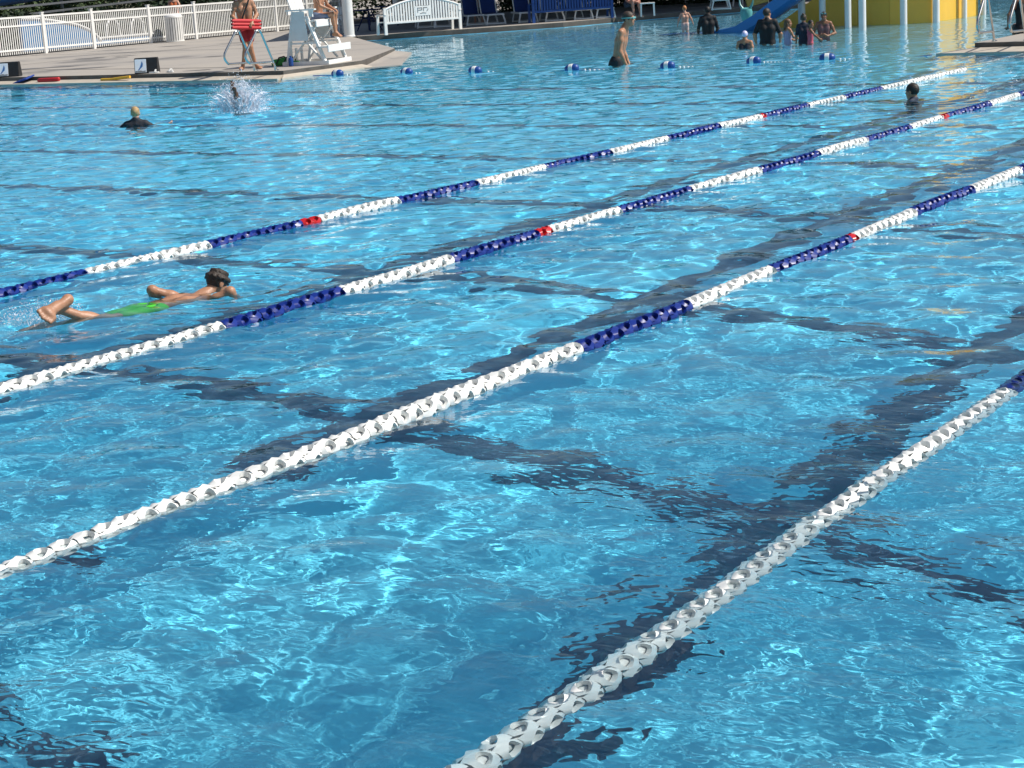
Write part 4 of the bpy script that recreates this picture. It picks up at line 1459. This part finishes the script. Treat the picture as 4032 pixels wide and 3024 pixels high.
# ------------------------------------------------------------------ play structure and slides
t = thing('play_structure', 'yellow walled water play structure on white columns with a blue slide', 'play structure')
WY = 46.9
wallp = [(-21.3, -.3), (-20.2, -.3), (-18.9, -.3), (-17.45, -.3)]
MB().prism([(-21.9, WY, -.4), (-19.35, WY, -.4), (-19.35, WY, 3.2), (-20.15, WY, 3.2), (-20.15, WY, 1.05), (-21.9, WY, .02)], (0, .12, 0)).obj('wall_panel', M['yellow'], t)
MB().prism([(-19.34, WY + .0, -.4), (-18.35, WY - .18, -.4), (-18.35, WY - .18, 3.2), (-19.34, WY, 3.2)], (0, .12, 0)).obj('wall_panel', M['yellow'], t)
MB().prism([(-18.34, WY - .19, -.4), (-17.30, WY + .16, -.4), (-17.30, WY + .16, 3.2), (-18.34, WY - .19, 3.2)], (0, .12, 0)).obj('wall_panel', M['yellow'], t)
MB().prism([(-17.28, WY + .18, -.4), (-17.22, 49.0, -.4), (-17.22, 49.0, 3.2), (-17.28, WY + .18, 3.2)], (-.12, 0, 0)).obj('wall_panel', M['yellow'], t)
MB().prism([(-17.21, 49.02, -.4), (-17.20, 50.6, -.4), (-17.20, 50.6, 3.2), (-17.21, 49.02, 3.2)], (-.12, 0, 0)).obj('wall_panel', M['yellow'], t)
for x, y, r_ in ((-20.75, 46.3, .10), (-20.0, 46.0, .09), (-19.15, 45.75, .09), (-17.92, 43.75, .095), (-17.75, 46.2, .095), (-17.12, 46.95, .095), (-17.05, 49.0, .075), (-17.05, 50.6, .08)):
    co_ = MB().lathe([(r_, -.9), (r_, 3.4)], 16, c=(x, y, 0)).obj('column', M['white_paint'], t, True)
# slide trough: U section swept up along +x
path = [(-24.6, 45.5, -.20), (-23.8, 45.5, -.24), (-23.0, 45.5, -.22), (-22.2, 45.5, -.13), (-21.64, 45.5, .12), (-20.95, 45.5, .52), (-20.19, 45.5, .98), (-19.4, 45.6, 1.45), (-18.8, 45.8, 1.75), (-18.4, 46.0, 1.82)]
sec = [(-.50, .34), (-.44, .36), (-.42, .30), (-.38, .08), (-.2, .0), (.2, .0), (.38, .08), (.42, .30), (.44, .36), (.50, .34), (.46, .04), (.25, -.06), (-.25, -.06), (-.46, .04)]
v, f = [], []
for i, p in enumerate(path):
    p = Vector(p)
    d = (Vector(path[min(i + 1, len(path) - 1)]) - Vector(path[max(i - 1, 0)])).normalized()
    sd_ = d.cross(Vector((0, 0, 1))).normalized()
    sc_ = [.5, .6, .7, .8, .9, 1, 1, 1, 1, 1][i]
    for a, c in sec:
        v.append(p + sd_ * a + Vector((0, 0, c * sc_)))
k = len(sec)
for i in range(len(path) - 1):
    for j in range(k):
        f.append((i * k + j, i * k + (j + 1) % k, (i + 1) * k + (j + 1) % k, (i + 1) * k + j))
f += [tuple(range(k)), tuple((len(path) - 1) * k + j for j in range(k))]
MB().add(v, f).obj('slide', M['slide'], t, True)
MB().box((-19.3, 48.6, 1.9), (3.9, 3.2, .1)).obj('platform', M['blue_paint'], t)
# teal spray toy behind the slide
t = thing('spray_toy', 'teal plastic spray toy with two horns standing in the shallow water', 'water toy', (-23.9, 49.3, -.3))
MB().lathe([(.07, 0), (.08, .3), (.17, .55), (.19, .68), (.16, .78), (.06, .82)], 16).obj('bowl', M['teal'], t, True)
for sx_ in (-1, 1):
    MB().tube([(sx_ * .1, 0, .76), (sx_ * .2, 0, .90), (sx_ * .23, .02, 1.04)], [.05, .035, .015], 8).obj('horn', M['teal'], t, True)
# green wall at far right
t = thing('green_screen_wall', 'low dark green panel wall at the far end of the shallow water', 'wall', (0, 0, 0))
for i in range(7):
    MB().box((-17.6 + i * 1.22 * .95, 62.0 + i * .35, .55), (1.14, .08, 1.3)).obj('panel', M['green'], t, bevel=.01)
# big blue tube slide and its steel frame, upper left
t = thing('tube_slide', 'huge blue tube slide on grey steel supports behind the picket fence', 'water slide')
MB().tube([(-57, 36, 1.6), (-56.5, 43, 2.1), (-56.0, 48.5, 2.40), (-56.4, 52.5, 2.62), (-59, 57, 3.2), (-66, 60, 4.0)], .62, 20).obj('tube', M['slide'], t, True)
for a, c in (((-55.4, 40.5, .1), (-56.4, 42.5, 1.9)), ((-57.6, 48.6, .1), (-56.4, 47.4, 2.1)), ((-55.2, 49.0, .1), (-56.4, 47.4, 2.1)), ((-57.5, 53.3, .1), (-57.6, 53.2, 2.5)), ((-59, 55.5, .1), (-58.9, 55.4, 2.7))):
    MB().tube([a, c], .07, 10).obj('support', M['galv'], t, True)
for z, y0, y1 in ((1.62, 44, 60), (1.35, 46.5, 58)):
    MB().bar((-54.6, y0, z), (-54.9, y1, z + .42), .06, .08).obj('beam', M['galv'], t)
# slide run-out basin behind the fence
t = thing('slide_basin', 'pale blue curved slide run-out wall with white rim behind the picket fence', 'slide')
pr_ = [(-50, 44.2, .12), (-50, 44.2, 1.33), (-50, 44.9, 1.30), (-50, 45.6, 1.2), (-50, 46.3, 1.08), (-50, 46.9, .96), (-50, 47.4, .78), (-50, 47.75, .55), (-50, 48.0, .3), (-50, 48.05, .12)]
MB().prism(pr_, (-.15, 0, 0)).obj('side_wall', M['slide_pale'], t)
MB().tube([(p[0] + .01, p[1], p[2] + .02) for p in pr_[1:-1]], .045, 8).obj('rim', M['white_paint'], t, True)
MB().box((-50.2, 49.4, .26), (.3, 2.7, .28)).obj('pool_wall', M['slide_pale'], t)
MB().box((-50.2, 49.4, .43), (.4, 2.9, .06)).obj('coping', M['white_paint'], t, bevel=.01)
for y0 in (48.4, 49.7):
    MB().tube([(-50.1, y0, .46), (-50.1, y0 + .03, .85), (-50.1, y0 + .2, 1.06), (-50.1, y0 + .5, 1.06), (-50.1, y0 + .68, .85), (-50.1, y0 + .72, .46)], .035, 8).obj('loop_rail', M['white_paint'], t, True)

# ------------------------------------------------------------------ trees and shrubs behind the deck


def leaf_mesh(name, n_, size, seed, lumps):
    rg = np.random.default_rng(seed)
    cen = rg.normal(size=(lumps, 3)) * np.array([.48, .48, .36])
    rad = rg.uniform(.28, .5, lumps)
    w_ = rg.integers(0, lumps, n_)
    d = rg.normal(size=(n_, 3))
    d /= np.linalg.norm(d, axis=1)[:, None]
    p = cen[w_] + d * (rad[w_] * rg.random(n_) ** .35)[:, None]
    u = rg.normal(size=(n_, 3))
    u /= np.linalg.norm(u, axis=1)[:, None]
    q = np.cross(u, rg.normal(size=(n_, 3)))
    q /= np.linalg.norm(q, axis=1)[:, None]
    s_ = size * rg.uniform(.6, 1.3, n_)[:, None]
    vv = np.stack([p - u * s_, p + q * s_ * .45, p + u * s_, p - q * s_ * .45], 1).reshape(-1, 3)
    return raw_mesh(name, vv, np.arange(n_ * 4).reshape(-1, 4), False)


crowns = [leaf_mesh('crown', 5200, .055, i, 16) for i in range(3)]
for i, c in enumerate(crowns):
    c.materials.append(M['leaf'] if i else M['leaf_dark'])
trunk = MB().tube([(0, 0, 0), (.03, 0, .25), (-.02, .03, .55), (.02, 0, .95)], [.07, .05, .04, .015], 8).tube([(-.02, .03, .5), (.2, .1, .75), (.3, .1, .95)], [.03, .02, .008], 6).tube([(0, .02, .42), (-.2, -.08, .7), (-.32, -.1, .9)], [.03, .02, .008], 6).mesh('trunk', True)
trunk.materials.append(M['bark'])
TR = [(-66, 47, 7), (-68, 58, 8), (-64, 68, 8.5), (-58, 78, 9), (-50, 86, 9), (-40, 92, 10), (-28, 95, 9), (-16, 98, 10), (-4, 96, 9), (8, 95, 10), (-78, 36, 8)]
WHERE = ['directly behind the blue tube slide', 'behind the steel slide supports', 'behind the far end of the picket fence', 'far behind the picnic tables', 'far behind the shade roof', 'beyond the row of loungers',
         'beyond the small wading person and the cushion', 'straight beyond the play structure', 'beyond the green panel wall', 'beyond the opposite deck block', 'at the outer end of the picket fence']
for i, (x, y, hh) in enumerate(TR):
    t = thing('broadleaf_tree', 'tall dark leafy tree standing ' + WHERE[i], 'tree', (x, y, .1), i * 1.3, 'trees behind the pool deck')
    o = link('trunk', trunk, t)
    o.scale = (hh * .45, hh * .45, hh * .62)
    o = link('crown', crowns[i % 3], t)
    o.location = (0, 0, hh * .62)
    o.scale = (hh * .42, hh * .42, hh * .42)


def hedge(p0, p1, hgt, n_, seed, label):
    p0, p1 = np3((*p0, 0)), np3((*p1, 0))
    L = np.linalg.norm(p1 - p0)
    rg = np.random.default_rng(seed)
    q0 = rg.random((n_, 3))
    top = hgt * (.9 + .12 * np.sin(q0[:, 0] * L * 1.7 + seed) + .06 * np.sin(q0[:, 0] * L * 4.1))
    pp = np.stack([q0[:, 0] * L, (q0[:, 1] - .5) * 1.1, q0[:, 2] * top], 1)
    u = rg.normal(size=(n_, 3))
    u /= np.linalg.norm(u, axis=1)[:, None]
    w2 = np.cross(u, rg.normal(size=(n_, 3)))
    w2 /= np.linalg.norm(w2, axis=1)[:, None]
    s_ = .10 * rg.uniform(.6, 1.3, n_)[:, None]
    me = raw_mesh('foliage', np.stack([pp - u * s_, pp + w2 * s_ * .5, pp + u * s_, pp - w2 * s_ * .5], 1).reshape(-1, 3), np.arange(n_ * 4).reshape(-1, 4), False)
    me.materials.append(M['leaf_dark'])
    t = thing('hedge', label, 'hedge', (p0[0], p0[1], .14), math.atan2(p1[1] - p0[1], p1[0] - p0[0]))
    link('foliage', me, t)
    for i in range(int(L / 1.2)):
        MB().tube([(i * 1.2 + .4, 0, 0), (i * 1.2 + .45, .05, hgt * .4), (i * 1.2 + .35, -.05, hgt * .8)], [.04, .03, .015], 6).obj('stem', M['bark'], t)


hedge((-52.8, 40), (-52.8, 66), 1.35, 26000, 3, 'long dark clipped hedge close behind the white picket fence')
hedge((-45.5, 68.5), (-21.5, 68.5), 1.9, 26000, 4, 'long dark hedge in the shade behind the loungers and picnic tables')
hedge((-63, 38), (-61.5, 72), 3.0, 26000, 5, 'tall dark hedge behind the blue tube slide and its steel supports')
strip = MB().box((-53.6, 52, DZ + .004), (12.6, 28, .01)).obj('dark_strip', mat('dark_ground', (.03, .025, .018), .9, .3, 5, 0, .01, 30))  # flat sheet over the ground, coloured much darker than the deck
tag(strip, 'dark ground bed behind the picket fence', kind='structure')
SH = [(-59.5, 41.5), (-59.8, 45), (-60.3, 49), (-61, 53.2), (-61, 57), (-58, 61), (-54, 64), (-50, 67.5), (-45.5, 70.5), (-41, 72.5), (-36.5, 74.5)]
SW = ['under the low end of the blue tube slide', 'under the blue tube slide beside its first support', 'behind the middle slide supports', 'behind the orange swimsuit near the slide supports', 'under the high end of the tube slide', 'past the tube slide along the fence',
      'just beyond the end of the picket fence', 'behind the deepest picnic table', 'behind the shaded picnic deck', 'behind the shade roof', 'behind the shaded loungers']
for i, (x, y) in enumerate(SH):
    t = thing('shrub', 'dense dark green shrub growing ' + SW[i], 'shrub', (x, y, .1), i * .9, 'dark shrubs behind the fence')
    o = link('stem', trunk, t)
    o.scale = (1, 1, 1.2)
    o = link('foliage', crowns[(i + 1) % 3], t)
    o.location = (0, 0, 1.25)
    o.scale = (2.4, 2.4, 1.75)
